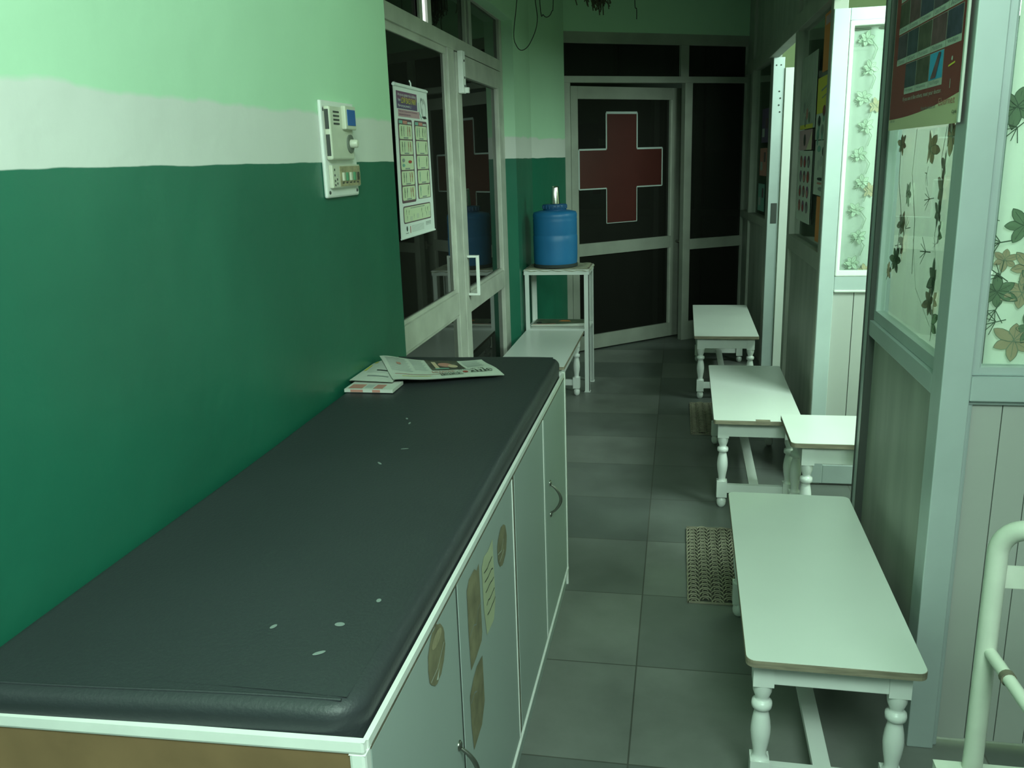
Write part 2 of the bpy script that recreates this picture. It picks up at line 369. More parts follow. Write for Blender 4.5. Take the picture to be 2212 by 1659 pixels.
for z in (1.92, 1.96, 2.04): b.lathe([(.005, -.034), (.006, -.03)], GASK, (4.425, 0, z), 8, 'Y')
b.build('door_closer_box', ld, .003)

# ------------------------------------------------------------------ far glazed wall with the ajar cross door
fr = sroot('window_3', (FW0.x, FW0.y, 0), FRZ)
bars([(0, 1.75, 2.395, 2.475), (0, 1.75, 2.11, 2.158), (0, .062, 0, 2.11), (1.095, 1.165, 0, 2.11), (1.05, 1.125, 2.158, 2.395), (1.165, 1.75, .775, .862), (1.165, 1.75, 0, .16), (1.69, 1.75, 0, 2.395)], ALUD, 'frame', fr, .02, .08)
pane(.0, 1.06, 2.158, 2.395, FILM, fr, .05); pane(1.12, 1.7, 2.158, 2.395, FILM, fr, .05)
pane(1.165, 1.70, .862, 2.11, FILM, fr, .05); pane(1.165, 1.70, .16, .775, FILMM, fr, .05)
dr = sroot('door_2', (-.83, 6.845, 0), math.atan2(.79, .85))
bars([(0, .068, .012, 2.085), (1.035, 1.15, .012, 2.085), (.068, 1.035, 1.992, 2.085), (.068, 1.035, .785, .885), (.068, 1.035, .012, .13)], ALUD, 'door_frame', dr, 0, .045)
bars([(1.018, 1.036, .885, 1.992), (1.018, 1.036, .13, .785)], CREAM, 'glazing_bead', dr, -.004, .03, .002)
pane(.068, 1.035, .885, 1.992, FILM, dr, .02); pane(.068, 1.035, .13, .785, FILMM, dr, .02)
b = MB(); pr = Print(b, lambda u, v, k: (u, .0195-.0005*k, v))
cu, cv = .516, 1.462; a = .158; L_ = .43
cross = [(cu-a, cv+L_), (cu+a, cv+L_), (cu+a, cv+.152), (cu+L_, cv+.152), (cu+L_, cv-.152), (cu+a, cv-.152), (cu+a, cv-L_), (cu-a, cv-L_), (cu-a, cv-.152), (cu-L_, cv-.152), (cu-L_, cv+.152), (cu-a, cv+.152)]
pr.rect(cu-a, cv-L_, cu+a, cv+L_, REDP, 1); pr.rect(cu-L_, cv-.152, cu-a, cv+.152, REDP, 1); pr.rect(cu+a, cv-.152, cu+L_, cv+.152, REDP, 1)
for i in range(12):
    p, q = cross[i], cross[(i+1) % 12]; w = (.018, .012, .014, .012, .010, .007, .005, .007, .010, .012, .013, .012)[i]
    pr.line([p, q], w, WLINE, 2)
o = b.build('painted_cross', dr); o['label'] = 'dark red cross outlined in white'
b = MB(); b.lathe([(.010, -.05), (.010, 0)], CHROME, (1.1, 0, .835), 10, 'Y'); b.box(1.092, 1.108, -.06, -.045, .80, .87, CHROME); b.build('door_handle', dr, .002)

# ------------------------------------------------------------------ right-hand cabin fronts (rz=-90: local x = -world y, local -y = towards corridor)
RR = -PI/2
# segment A beside the big poster
A = sroot('wall_right', (.62, 0, 0), RR)
def rb(y0, y1, z0, z1): return (-y1, -y0, z0, z1)
bars([rb(2.15, 2.215, 0, 3.05), rb(2.955, 3.03, 0, 2.25), rb(2.215, 2.955, .955, 1.005)], ALU, 'frame', A, 0, .06)
bars([rb(2.215, 2.955, 1.005, 1.04), rb(2.93, 2.955, 1.005, 2.17)], ALU, 'glazing_bead', A, .012, .04, .003)
bars([rb(2.95, 2.962, 0, 2.2), rb(3.022, 3.034, 0, 2.2)], GASK, 'gasket', A, -.003, .03, 0)
bars([rb(2.215, 2.955, 0, .955)], BOARD, 'lower_board', A, .02, .04, 0)
bars([rb(2.13, 4.05, 2.17, 2.25)], ALUD, 'header', A, -.005, .06)
bars([rb(2.21, 4.05, 2.25, 3.05)], BOARD, 'upper_board', A, .02, .04, 0)
pane(-2.955, -2.215, 1.02, 2.17, GLASS, A, .026)
# segment B with the small posters
B = sroot('wall_right_middle', (.62, 0, 0), RR+math.radians(.8)); B.location = (.667, 0.0, 0)
B.location = (.62+.0566, 0, 0)
def yl(y): return -y
bars([rb(4.06, 4.12, 0, 2.17), rb(5.10, 5.19, 0, 2.17), rb(4.12, 5.10, 1.02, 1.10), rb(5.12, 5.19, 2.25, 3.05)], ALUD, 'frame', B, 0, .06)
bars([rb(4.12, 5.10, 0, 1.02)], BOARD, 'lower_board', B, .02, .04, 0)
bars([rb(4.05, 6.5, 2.17, 2.25)], ALUD, 'header', B, -.005, .06)
bars([rb(4.05, 6.5, 2.25, 3.05)], BOARD, 'upper_board', B, .02, .04, 0)
bars([rb(4.12, 5.10, 1.10, 2.17)], mat('dusty_backing_sheet', (.42, .43, .36), .6, var=.15, vscale=4), 'backing_sheet', B, .05, .06, 0)
pane(-5.10, -4.12, 1.10, 2.17, GLASS, B, .03)
# segment C beyond the second doorway
cdir = Vector((.50-.612, 7.95-6.45)); crz = math.atan2(-cdir.y, -cdir.x)  # local x runs towards the camera
Cc = sroot('wall_right_far', (.50, 7.95, 0), crz)
Lc = cdir.length
bars([(0, .07, 0, 3.05), (.55, .62, 0, 3.05), (Lc-.09, Lc, 0, 3.05), (.07, Lc-.09, 1.02, 1.08), (.07, Lc-.09, 2.17, 2.25)], ALUD, 'frame', Cc, 0, .06)
bars([(.07, Lc-.09, 0, 1.02)], BOARD, 'lower_board', Cc, .02, .04, 0)
bars([(.07, Lc-.09, 2.25, 3.05)], BOARD, 'upper_board', Cc, .02, .04, 0)
bars([(.07, Lc-.09, 1.08, 2.17)], mat('dusty_backing_sheet', (.25, .26, .21)), 'backing_sheet', Cc, .05, .06, 0)
pane(.07, Lc-.09, 1.08, 2.17, GLASS, Cc, .03)
# frontal end wall of the near cabin
F = sroot('wall_front', (.62, 2.13, 0), 0)
bars([(0, .065, 0, 3.05), (.95, 1.02, 0, 3.05), (.065, .95, .96, 1.02), (.065, .95, 2.17, 2.25)], ALU, 'frame', F, 0, .06)
bars([(.065, .088, 1.02, 2.17), (.065, .95, 1.02, 1.042), (.065, .95, .948, .96), (.065, .078, 0, .948)], ALU, 'glazing_bead', F, .012, .05, .006)
b = MB()
u = .078
while u < .95: b.box(u, min(u+.069, .95), .025, .045, .02, .948, BOARDG); u += .071
b.box(.078, .95, .030, .05, .02, .948, GASK); b.build('lower_board', F, .001)
bars([(.065, .95, 2.25, 3.05), (1.02, 2.5, 0, 3.05)], BOARDG, 'upper_board', F, .02, .045, 0)
pane(.088, .95, 1.042, 2.17, GLASS, F, .03)
# door leaf folded back into the near cabin
D3 = sroot('door_3', (.622, 4.05, 0), 0)
bars([(0, .066, .01, 2.12), (.72, .80, .01, 2.12), (.066, .72, .94, 1.0), (.066, .72, 2.07, 2.12), (.066, .72, .01, .10)], ALU, 'door_frame', D3, 0, .045)
bars([(.066, .085, 1.0, 2.07), (.066, .72, 1.0, 1.026), (.066, .72, .928, .94), (.066, .72, 2.05, 2.07)], LIP, 'glazing_bead', D3, -.004, .03, .006)
b = MB(); b.box(.066, .155, .014, .03, .10, .928, BOARDG); b.box(.158, .32, .014, .03, .10, .928, BOARDG); b.box(.323, .72, .014, .03, .10, .928, BOARDG); b.box(.07, .715, .02, .034, .10, .928, GASK); b.build('lower_board', D3, .001)
pane(.085, .72, 1.026, 2.05, GLASS, D3, .012)
# jamb and white leaf of the second cabin
J = sroot('trim_2', (.612, 6.42, 0), 0)
b = MB(); b.box(0, .075, 0, .05, 0, 2.17, ALU); b.build('jamb', J, .003)
b = MB(); b.box(.022, .062, -.006, 0, 1.06, 1.20, GASK); b.build('lock_strike', J, .004)
b = MB()
for z in (2.12, ): 
    for x in (.02, .05): b.lathe([(.005, -.003), (.005, 0)], GASK, (x, 0, z), 8, 'Y')
for i in range(4): b.lathe([(.006, -.003), (.006, 0)], GASK, (.045+.008*(i % 2), 0, 1.95-.045*i), 8, 'Y')
b.build('screw_holes', J)
D4 = sroot('door_4', (.69, 6.40, 0), 0)
bars([(0, .072, .01, 2.10), (.75, .84, .01, 2.10), (.072, .75, .96, 1.03), (.072, .75, 1.94, 2.10), (.072, .75, .01, .10)], WHITED, 'door_frame', D4, 0, .045)
bars([(.072, .090, 1.03, 1.94), (.072, .75, 1.03, 1.048), (.072, .75, 1.92, 1.94)], LIP, 'glazing_bead', D4, -.012, .03, .005)
bars([(.072, .75, .10, .96)], BOARDG, 'lower_board', D4, .02, .035, 0)
pane(.090, .75, 1.048, 1.92, GLASS, D4, .02)
# cabin back walls (painted) and partition between the cabins
CABW = mat('cabin_wall_paint', (.62, .74, .42), .8, var=.05)
b = MB(); b.box(2.5, 2.6, 2.13, 8.6, 0, 3.05, CABW); b.box(.8, 2.5, 8.5, 8.6, 0, 3.05, CABW); struct(b.build('wall_cabin_back'))
struct(box('wall_cabin_divider', 1.44, 2.5, 4.06, 4.12, 0, 3.05, CABW))

# ================================================================== CURTAINS
def curtain(name, label, loc, rz, w, z0, z1, amp, nf, flowers, ph=0.0, off=.009):
    t = thing(name, label, 'curtain', (loc[0], loc[1], z0), rz)
    f = lambda u, v: amp*math.sin(u/w*2*PI*nf+ph+.5*math.sin(v*2.1))+amp*.25*math.sin(u/w*2*PI*nf*2.3+v)
    b = MB(); nu, nv = 140, 10; h = z1-z0; vs = []
    for j in range(nv+1):
        for i in range(nu+1): uu = w*i/nu; vv = h*j/nv; vs.append((uu, f(uu, vv), vv))
    b.add(vs, [(j*(nu+1)+i, j*(nu+1)+i+1, (j+1)*(nu+1)+i+1, (j+1)*(nu+1)+i) for j in range(nv) for i in range(nu)], CLOTH, True)
    pr = Print(b, lambda u, v, k: (u, f(u, v-z0)-off-.0005*k, v-z0))
    flowers(pr)
    b.build('cloth', t)
    b = MB(); b.tube([(-.01, .0, h-.02), (w+.01, .0, h-.02)], .005, CHROME, 8); b.build('curtain_wire', t)
    return t
def fl_leaf(pr):
    # repeated garland of pale lilies down the cloth
    for i in range(9):
        v = 2.0-.118*i; k = i % 3
        if v < 1.05: break
        pr.flower(.055+.02*(i % 2), v, .036, 0, .3+.5*i)
        pr.twig(.055+.02*(i % 2), v-.012, .034, PI*.95+.2*k)
        if k == 2: pr.flower(.11, v-.035, .036, 1, .8)
        pr.line([(.07, v), (.10, v-.04), (.085, v-.085)], .0025, PETL, 4)
        pr.flower(.28, v-.03, .045, i % 2, 1+.4*i); pr.flower(.47, v+.02, .045, (i+1) % 2, .3*i)
curtain('floral_curtain', 'white floral curtain behind the glass of the door leaf folded back beyond the bench', (.71, 4.095, 0), 0, .62, 1.02, 2.06, .006, 5, fl_leaf)
def fl_near(pr):
    for (u, v, r, k) in ((.012, 1.63, .05, 2), (.055, 1.655, .04, 2), (.05, 1.37, .045, 2), (.02, 1.29, .03, 1), (.07, 1.275, .045, 1), (.012, 1.215, .045, 2), (.06, 1.215, .045, 1), (.075, 1.245, .03, 2), (.055, 1.10, .05, 1), (.09, 1.13, .04, 2), (.08, 1.42, .035, 2), (.09, 1.80, .05, 1), (.05, 1.95, .045, 2)):
        pr.flower(u, v, r, k, u*40+v*7)
    for (u, v, r, a) in ((.03, 1.60, .05, -2.4), (.0, 1.38, .04, 2.9), (.03, 1.335, .06, 3.3), (.02, 1.19, .05, -2.0), (.035, 1.15, .05, 3.4), (.03, 1.24, .05, 2.5)): pr.twig(u, v, r, a)
    for i in range(8):
        pr.flower(.25+.04*math.sin(i*1.7), 1.12+.12*i, .05, i % 3, i); pr.flower(.5+.05*math.sin(i*2.1), 1.1+.12*i, .05, (i+1) % 3, i*2)
curtain('floral_curtain', 'white curtain with large peach and green flowers at the right photo edge', (.725, 2.185, 0), 0, .83, 1.03, 2.16, .008, 6, fl_near, 1.0)
def fl_side(pr):
    # local u = 2.93 - y
    g = lambda y: 2.93-y
    for (y, z, r, k) in ((2.50, 1.546, .05, 1), (2.385, 1.50, .05, 2), (2.40, 1.445, .055, 1), (2.33, 1.575, .05, 1), (2.42, 1.385, .04, 2), (2.37, 1.34, .045, 2), (2.41, 1.215, .055, 2), (2.35, 1.166, .035, 1), (2.35, 1.11, .05, 2), (2.43, 1.15, .045, 1), (2.83, 1.56, .035, 1), (2.75, 1.27, .05, 1), (2.81, 1.22, .045, 2), (2.78, 1.33, .04, 1), (2.70, 1.42, .04, 0), (2.86, 1.18, .03, 1)):
        pr.flower(g(y), z, r, k, y*9+z*5)
    pr.line([(g(2.40), 1.60), (g(2.43), 1.52), (g(2.37), 1.44), (g(2.43), 1.33), (g(2.36), 1.24), (g(2.42), 1.12)], .005, LEAFD, 4)
    pr.line([(g(2.84), 1.58), (g(2.83), 1.45), (g(2.79), 1.35), (g(2.80), 1.25), (g(2.87), 1.15)], .004, LEAFD, 4)
    pr.line([(g(2.66), 1.6), (g(2.67), 1.48), (g(2.63), 1.35), (g(2.62), 1.2)], .003, PETL, 4)
    pr.line([(g(2.63), 1.30), (g(2.55), 1.17), (g(2.40), 1.09)], .002, PETL, 4)
    for (y, z, r, a) in ((2.46, 1.42, .05, 3.3), (2.45, 1.28, .06, 3.2), (2.40, 1.31, .04, 3.6), (2.82, 1.26, .05, .2), (2.72, 1.40, .05, 1.4), (2.70, 1.30, .06, 1.2), (2.50, 1.50, .05, 4.2), (2.38, 1.20, .05, 3.4)): pr.twig(g(y), z, r, a)
    for i in range(6): pr.flower(g(2.35+.1*(i % 2)), 1.62+.09*i, .045, i % 3, i)
curtain('floral_curtain', 'cream floral curtain behind the side glass below the maroon poster', (.665, 2.93, 0), RR, .70, 1.03, 2.16, .006, 4, fl_side, 2.0, .013)

# ================================================================== BENCHES
def make_bench(label, L=1.03, Wd=.385, H=.43, corner=.02, loc=(0,0,0), rz=0, chipped=False):
    t = thing('bench', label, 'bench', loc, rz, 'white wooden benches with turned legs')
    b = MB(); hw, hl = Wd/2, L/2; pts = []
    for cx, cy, a0 in ((hw-corner, hl-corner, 0), (-hw+corner, hl-corner, 90), (-hw+corner, -hl+corner, 180), (hw-corner, -hl+corner, 270)):
        for i in range(6): a = math.radians(a0+18*i); pts.append((cx+corner*math.cos(a), cy+corner*math.sin(a)))
    if chipped: pts = [p for p in pts if not (p[0] > 0 and p[1] < 0)]+[(hw-.05, -hl), (hw, -hl+.055)]
    b.prism(pts, H-.0185, H-.0012, PLY); b.prism([(x*.996, y*.998) for x, y in pts], H-.0012, H, LAM)
    if chipped: b.box(-.01, .05, -hl-.001, -hl+.02, H-.004, H+.001, PLY)
    b.build('seat', t)
    ax, ay = hw-.022, hl-.045
    b = MB(); zt = H-.0185; zb = zt-.072
    b.box(-ax+.045, ax-.045, -ay+.004, -ay+.024, zb, zt, PAINT); b.box(-ax+.045, ax-.045, ay-.024, ay-.004, zb, zt, PAINT)
    b.box(-ax+.004, -ax+.024, -ay+.045, ay-.045, zb, zt, PAINT); b.box(ax-.024, ax-.004, -ay+.045, ay-.045, zb, zt, PAINT)
    b.build('apron', t, .002)
    k = (zb-.005)/.335
    prof = [(.0235, zb), (.0235, .33*k), (.022, .312*k), (.017, .298*k), (.0145, .291*k), (.0175, .288*k), (.0235, .284*k), (.0245, .276*k), (.0235, .268*k), (.0175, .264*k), (.0155, .261*k), (.018, .25*k), (.0215, .232*k), (.0235, .212*k), (.0235, .198*k), (.0215, .178*k), (.0175, .155*k), (.0155, .14*k), (.0165, .132*k), (.021, .127*k)]
    foot = [(.012, .052*k), (.012, .047*k), (.0175, .042*k), (.0205, .033*k), (.021, .025*k), (.0195, .013*k), (.0145, .004*k), (.009, 0)]
    for sx in (-1, 1):
        for sy in (-1, 1):
            c = (sx*(ax-.023), sy*(ay-.023), 0); b = MB()
            b.box(c[0]-.024, c[0]+.024, c[1]-.024, c[1]+.024, zb-.006, zt, PAINT)
            b.lathe(prof, PAINT, c, 20); b.box(c[0]-.0225, c[0]+.0225, c[1]-.0225, c[1]+.0225, .052*k, .127*k, PAINT); b.lathe(foot, PAINT, c, 20)
            b.build('leg', t)
    for sy in (-1, 1):
        y = sy*(ay-.023); b = MB(); b.box(-ax+.045, ax-.045, y-.010, y+.010, .07*k, .11*k, PAINT); b.build('stretcher', t, .002)
    b = MB(); b.box(-.021, .021, -ay+.03, ay-.03, .078*k, .098*k, PAINT); b.build('stretcher', t, .002)
    return t
make_bench('long white bench nearest the camera, in front of the grey side panel', 1.035, .39, .43, .022, (.368, 2.315, 0), -.012)
make_bench('white bench with a bare plywood front edge and a chipped corner', 1.03, .375, .43, .012, (.353, 4.183, 0), -.008, True)
make_bench('white bench standing crosswise in the cabin doorway, partly hidden by the side panel', 1.0, .385, .47, .02, (.935, 3.452, 0), PI/2)
make_bench('white bench at the far end of the corridor against the right partition', 1.2, .40, .43, .008, (.308, 6.09, 0), -.005)
make_bench('white bench behind the couch along the glazed left door, ending at the water stand', 1.03, .395, .43, .01, (-.815, 5.13, 0), 0)

# ================================================================== EXAMINATION COUCH
T = thing('examination_couch', 'long couch cabinet with pale laminate doors and brown end panel under the black mattress', 'couch', (-.703, 1.91, 0))
X0, X1, Y0, Y1 = -.313, .312, -1.005, 1.02    # local
b = MB(); b.box(X0, X1-.018, Y0+.02, Y1-.01, .06, .79, CAB); b.build('body', T)
b = MB(); b.box(X0, X1-.004, Y0+.02, Y1-.01, 0, .06, CAB); b.build('plinth', T)
b = MB()  # upstanding rim around the mattress
b.box(X1-.007, X1+.001, Y0+.01, Y1, .804, .820, LIP); b.box(X0, X1-.007, Y1-.010, Y1, .79, .820, LIP); b.build('rim', T, .003)
b = MB(); b.box(X1-.014, X1, Y0+.02, Y1-.002, .799, .804, DIRT); b.build('worn_rim_edge', T)
# near end: brown board framed by a white lip
b = MB(); skew = lambda p: (p[0], p[1]+.035*(p[0]-X1), p[2]); b.T = skew
b.box(X0, X1+.001, Y0-.004, Y0+.006, .806, .826, LIP); b.box(X1-.022, X1+.001, Y0-.004, Y0+.02, .06, .806, LIP); b.box(X0, X1-.028, Y0-.004, Y0+.02, .66, .728, LIP)
b.build('end_lip', T, .006)
b = MB(); b.T = skew; b.box(X0, X1-.02, Y0+.000, Y0+.012, .06, .808, BROWN); b.build('end_panel', T)
dy = [(-.985, -.535), (-.523, .01), (.046, .505), (.530, 1.008)]
doors = []
for i, (a_, c_) in enumerate(dy):
    b = MB(); b.box(X1-.018, X1, a_, c_, .072, .798, CAB); d = b.build('door', T, .0015); doors.append(d)
for (g0, g1, m_) in ((-.536, -.522, GASK), (.009, .047, DIRT), (.504, .531, DIRT)):
    b = MB(); b.box(X1-.016, X1-.0012, g0, g1, .07, .799, m_); b.build('worn_gap', T)
for y in (.0135, .5075):
    b = MB(); b.box(X1-.004, X1+.0015, y-.0035, y+.0035, .075, .798, LIP); b.build('edge_strip', T)
b = MB(); b.box(X1-.01, X1+.003, 1.006, 1.02, 0, .822, LIP); b.box(X1-.01, X1+.004, Y0+.02, 1.02, .058, .066, LIP); b.build('corner_strip', T, .001)
def handle(d, y, z, h=.095):
    b = MB(); pts = []
    for i in range(13):
        t = i/12; pts.append((X1+.004+.030*math.sin(PI*t)**.8, y, z-h/2+h*t))
    b.tube(pts, [.0035+.0018*math.sin(PI*i/12) for i in range(13)], CHROME, 8)
    for zz in (z-h/2-.006, z+h/2+.006): b.lathe([(.010, -.001), (.010, .002), (.006, .005)], CHROME, (X1, y, zz), 12, 'X')
    b.build('handle', d)
handle(doors[0], -.568, .435); handle(doors[3], .625, .50)
def patch(d, pts, m, name, extra=None, lab=None):
    b = MB(); pr = Print(b, lambda u, v, k: (X1+.0005+.0004*k, u-1.91, v))
    pr.poly(pts, m, 1)
    if extra: extra(pr)
    o = b.build(name, d)
    if lab: o['label'] = lab
def rag(cx, cy, a, c, n=26, j=.06): return [(cx+a*math.cos(2*PI*i/n)*(1+rnd.uniform(-j, j)), cy+c*math.sin(2*PI*i/n)*(1+rnd.uniform(-j, j))) for i in range(n)]
patch(doors[0], rag(1.235, .748, .052, .052), STAINP, 'torn_sticker', lambda p: (p.line([(1.195, .72), (1.235, .722), (1.28, .745)], .0018, NOTEW, 2), p.poly([(1.225, .705), (1.245, .716), (1.235, .700)], NOTEW, 2), p.ell(1.24, .775, .03, .012, SOCK, 2)), 'round brown remnant of a torn sticker')
patch(doors[1], rag(1.785, .69, .055, .046), STAINP, 'torn_sticker', lambda p: (p.line([(1.735, .69), (1.775, .682), (1.80, .70)], .002, NOTEW, 2), p.line([(1.75, .665), (1.80, .672)], .002, NOTEW, 2)), 'round brown remnant of a torn sticker')
patch(doors[1], [(1.450, .752), (1.47, .765), (1.515, .765), (1.535, .752), (1.555, .758), (1.558, .60), (1.55, .585), (1.50, .577), (1.455, .575), (1.449, .66)], STAINP, 'torn_paper', lambda p: (p.line([(1.452, .65), (1.49, .655), (1.51, .645), (1.53, .668), (1.556, .67)], .002, GREYINK, 2), p.rect(1.456, .58, 1.55, .64, NOTEW, 0)), 'torn stained paper')
patch(doors[1], [(1.436, .53), (1.47, .548), (1.50, .556), (1.55, .55), (1.552, .44), (1.52, .405), (1.447, .398), (1.437, .46)], STAINP, 'torn_paper', lambda p: p.line([(1.44, .51), (1.47, .515), (1.49, .505)], .003, GREYINK, 2), 'lower torn stained paper')
patch(doors[1], [(1.578, .735), (1.60, .75), (1.64, .745), (1.688, .752), (1.692, .60), (1.67, .565), (1.60, .568), (1.582, .64)], YNOTE, 'pasted_note', lambda p: [p.line([(1.595+.004*k+j*.016, .715-.026*k+rnd.uniform(-.004, .004)) for j in range(6)], .0028, INK, 2) for k in range(5)], 'yellowed note with handwriting')

# mattress
Mt = thing('couch_mattress', 'black vinyl mattress lying on the long couch cabinet', 'mattress', (-.703, 1.91, .79))
b = MB(); hx0, hx1, hy0, hy1 = -.309, .303, -.997, 1.006; ht = .082; r = .024
ns = 10; prof = [(0.0, 0.0), (0.002, .03)] + [(r-r*math.cos(PI/2*i/ns)*1.0, ht-r+r*math.sin(PI/2*i/ns)) for i in range(ns+1)]
def ring(inset, z, k):
    pts = []; rc = .05
    x0, x1, y0, y1 = hx0+inset, hx1-inset, hy0+inset, hy1-inset; rr = max(rc-inset*.6, .012)
    for cx, cy, a0 in ((x1-rr, y1-rr, 0), (x0+rr, y1-rr, 90), (x0+rr, y0+rr, 180), (x1-rr, y0+rr, 270)):
        for i in range(7): a = math.radians(a0+15*i); pts.append((cx+rr*math.cos(a), cy+rr*math.sin(a), z))
    # subdivide the long sides for a slight wave
    out = []
    for i, p in enumerate(pts):
        q = pts[(i+1) % len(pts)]; out.append(p); d = math.dist(p, q)
        if d > .3:
            n = 16
            for j in range(1, n): t = j/n; out.append((p[0]+(q[0]-p[0])*t, p[1]+(q[1]-p[1])*t, z))
    return [(x, y+(.05*(x-hx1) if y < -.8 else 0), zz+(.002*math.sin(y*5+x*3)+.002*math.sin(x*9)+.009*y)*(zz/ht)) for x, y, zz in out]
rings = [ring(i_, z_, k) for k, (i_, z_) in enumerate(prof)]
n = len(rings[0]); vs = [p for R_ in rings for p in R_]; fs = []
for j in range(len(rings)-1):
    for i in range(n): k = (i+1) % n; fs.append((j*n+i, j*n+k, (j+1)*n+k, (j+1)*n+i))
b.add(vs, fs, VINYL, True)
top = rings[-1]; nlong = n
# top surface as a grid of strips so that the slight waves read
tx0, tx1 = hx0+r, hx1-r; ty0, ty1 = hy0+r, hy1-r; NX, NY = 14, 40
zt_ = lambda x, y: ht+.002*math.sin(y*5+x*3)+.002*math.sin(x*9)+.009*y
g_ = [(tx0+(tx1-tx0)*i/NX, ty0+(ty1-ty0)*j/NY) for j in range(NY+1) for i in range(NX+1)]
b.add([(x, y, zt_(x, y)+.0004) for x, y in g_], [(j*(NX+1)+i, j*(NX+1)+i+1, (j+1)*(NX+1)+i+1, (j+1)*(NX+1)+i) for j in range(NY) for i in range(NX)], VINYL, True)
b.add(top, [tuple(range(n))], VINYL, True)
b.build('vinyl_cover', Mt)
b = MB(); pts = [(hx0+.03+(hx1-hx0-.06)*i/30, hy0+.020+.05*((hx0+.03+(hx1-hx0-.06)*i/30)-hx1), zt_(hx0+.03+(hx1-hx0-.06)*i/30, hy0+.022)-.0006) for i in range(31)]; b.tube(pts, .0024, VINYL, 6); b.build('seam_fold', Mt)
SC = mat('pale_scuff', (.20, .23, .22), .8)
for (u, v, a, c) in ((.20, -.80, .008, .006), (.235, -.72, .006, .004), (.10, -.82, .007, .004), (-.10, -.80, .005, .002), (-.2, -.55, .002, .008), (.2, -.88, .010, .004), (.02, -.1, .003, .010), (.05, .0, .010, .003), (.0, .2, .010, .003), (-.02, .24, .008, .003)):
    b = MB(); pr = Print(b, lambda u, v, k: (u, v, zt_(u, v)+.0012)); pr.ell(u, v, a, c, SC, 1, rnd.uniform(0, 2)); b.build('scuff_mark', Mt)

# newspapers on the couch
def sheet_map(c00, c10, c11, c01, zf):
    def mp(u, v, k):
        x = (c00[0]*(1-u)+c10[0]*u)*(1-v)+(c01[0]*(1-u)+c11[0]*u)*v; y = (c00[1]*(1-u)+c10[1]*u)*(1-v)+(c01[1]*(1-u)+c11[1]*u)*v
        return (x, y, zf(u, v)+.0006*k)
    return mp
# top sheet: u left->right in the photo, v = far->near. page is upside down for the viewer
zf = lambda u, v: .012+.022*math.exp(-((u-.0)/.22)**2)*(1-v*.4)+.010*math.sin(u*5+1)*(1-v)*.6+.003*math.sin(v*6+u*4)
t = thing('newspaper', 'open newspaper page lying upside down on the black mattress', 'newspaper', (-.80, 2.62, .880))
mp = sheet_map((-.20, .105), (.135, .20), (.26, -.02), (-.065, -.155), zf)
b = MB(); nu, nv = 24, 12
vs = [mp(i/nu, j/nv, 0) for j in range(nv+1) for i in range(nu+1)]
b.add(vs, [(j*(nu+1)+i, (j+1)*(nu+1)+i, (j+1)*(nu+1)+i+1, j*(nu+1)+i+1) for j in range(nv) for i in range(nu)], PAPER, True)
b.add([(x, y, z-.0015) for x, y, z in vs], [(j*(nu+1)+i, j*(nu+1)+i+1, (j+1)*(nu+1)+i+1, (j+1)*(nu+1)+i) for j in range(nv) for i in range(nu)], PAPER, True)
pr = Print(b, mp)
for (u0, v0, u1, v1) in ((.04, .06, .24, .62), (.27, .05, .40, .50), (.78, .05, .95, .42)):
    k = 0; v = v0
    while v < v1: pr.grid(u0, v, u1-.01*(k % 3), v+.016, LGREY, 6, 1, 1); v += .034; k += 1
pr.grid(.43, .0, .75, .50, mat('dark_news_photo', (.10, .09, .07), .8, var=.6, vscale=30), 8, 5, 2); pr.ell(.60, .22, .07, .10, SALMON, 3); pr.ell(.66, .30, .045, .09, PETO, 4); pr.grid(.48, .10, .52, .40, PETO, 3, 3, 3); pr.grid(.47, .40, .60, .46, TEALP, 3, 2, 4)
pr.grid(.05, .745, .50, .757, REDINK, 8, 1, 2); pr.grid(.10, .84, .36, .855, YEL, 6, 1, 2); pr.grid(.12, .30, .16, .37, SALMON, 2, 2, 3)
pr.text('अमर', .95, .64, -.215, .17, INK, 4); pr.text('उजाला', .655, .70, -.205, .17, INK, 4); pr.ell(.695, .74, .024, .055, REDINK, 4)
pr.text('हर के पास', .90, .53, -.24, .085, INK, 3); pr.text('सवाल', .62, .56, -.22, .10, SALMON, 3)
b.build('front_page', t)
t = thing('newspaper', 'folded newspaper tucked beneath the open page at the wall side of the mattress', 'newspaper', (-.94, 2.50, .880))
b = MB(); zf2 = lambda u, v: .018+.016*math.sin(PI*min(1, u*1.1))*(1-v)
mp2 = sheet_map((-.074, .20), (.06, .19), (.075, -.045), (-.072, -.03), zf2)
for dz in (0, -.006):
    vs = [mp2(i/8, j/8, 0) for j in range(9) for i in range(9)]; vs = [(x+dz*.8, y-dz*2, z+dz) for x, y, z in vs]
    b.add(vs, [(j*9+i, (j+1)*9+i, (j+1)*9+i+1, j*9+i+1) for j in range(8) for i in range(8)], PAPER, True)
pr = Print(b, mp2)
for k in range(9): pr.grid(.18, .12+k*.06, .9, .135+k*.06, LGREY, 5, 1, 1)
pr.grid(.05, .2, .12, .5, YEL, 1, 4, 2); pr.grid(.1, .05, .2, .12, YEL, 2, 2, 2); pr.grid(.3, .75, .8, .79, GREYINK, 4, 1, 2); pr.grid(.4, .5, .7, .54, INK, 3, 1, 2)
b.build('inner_pages', t)
b = MB(); b.box(-.060, .095, -.105, .0, .0, .010, PAPER); b.box(-.058, .093, -.1055, -.03, .0085, .0105, PAPER)
pr = Print(b, lambda u, v, k: (u, v, .0105+.0005*k)); pr.rect(-.05, -.098, -.005, -.05, SALMON); pr.rect(.03, -.098, .06, -.05, SALMON); pr.rect(.0, -.09, .025, -.05, LGREY)
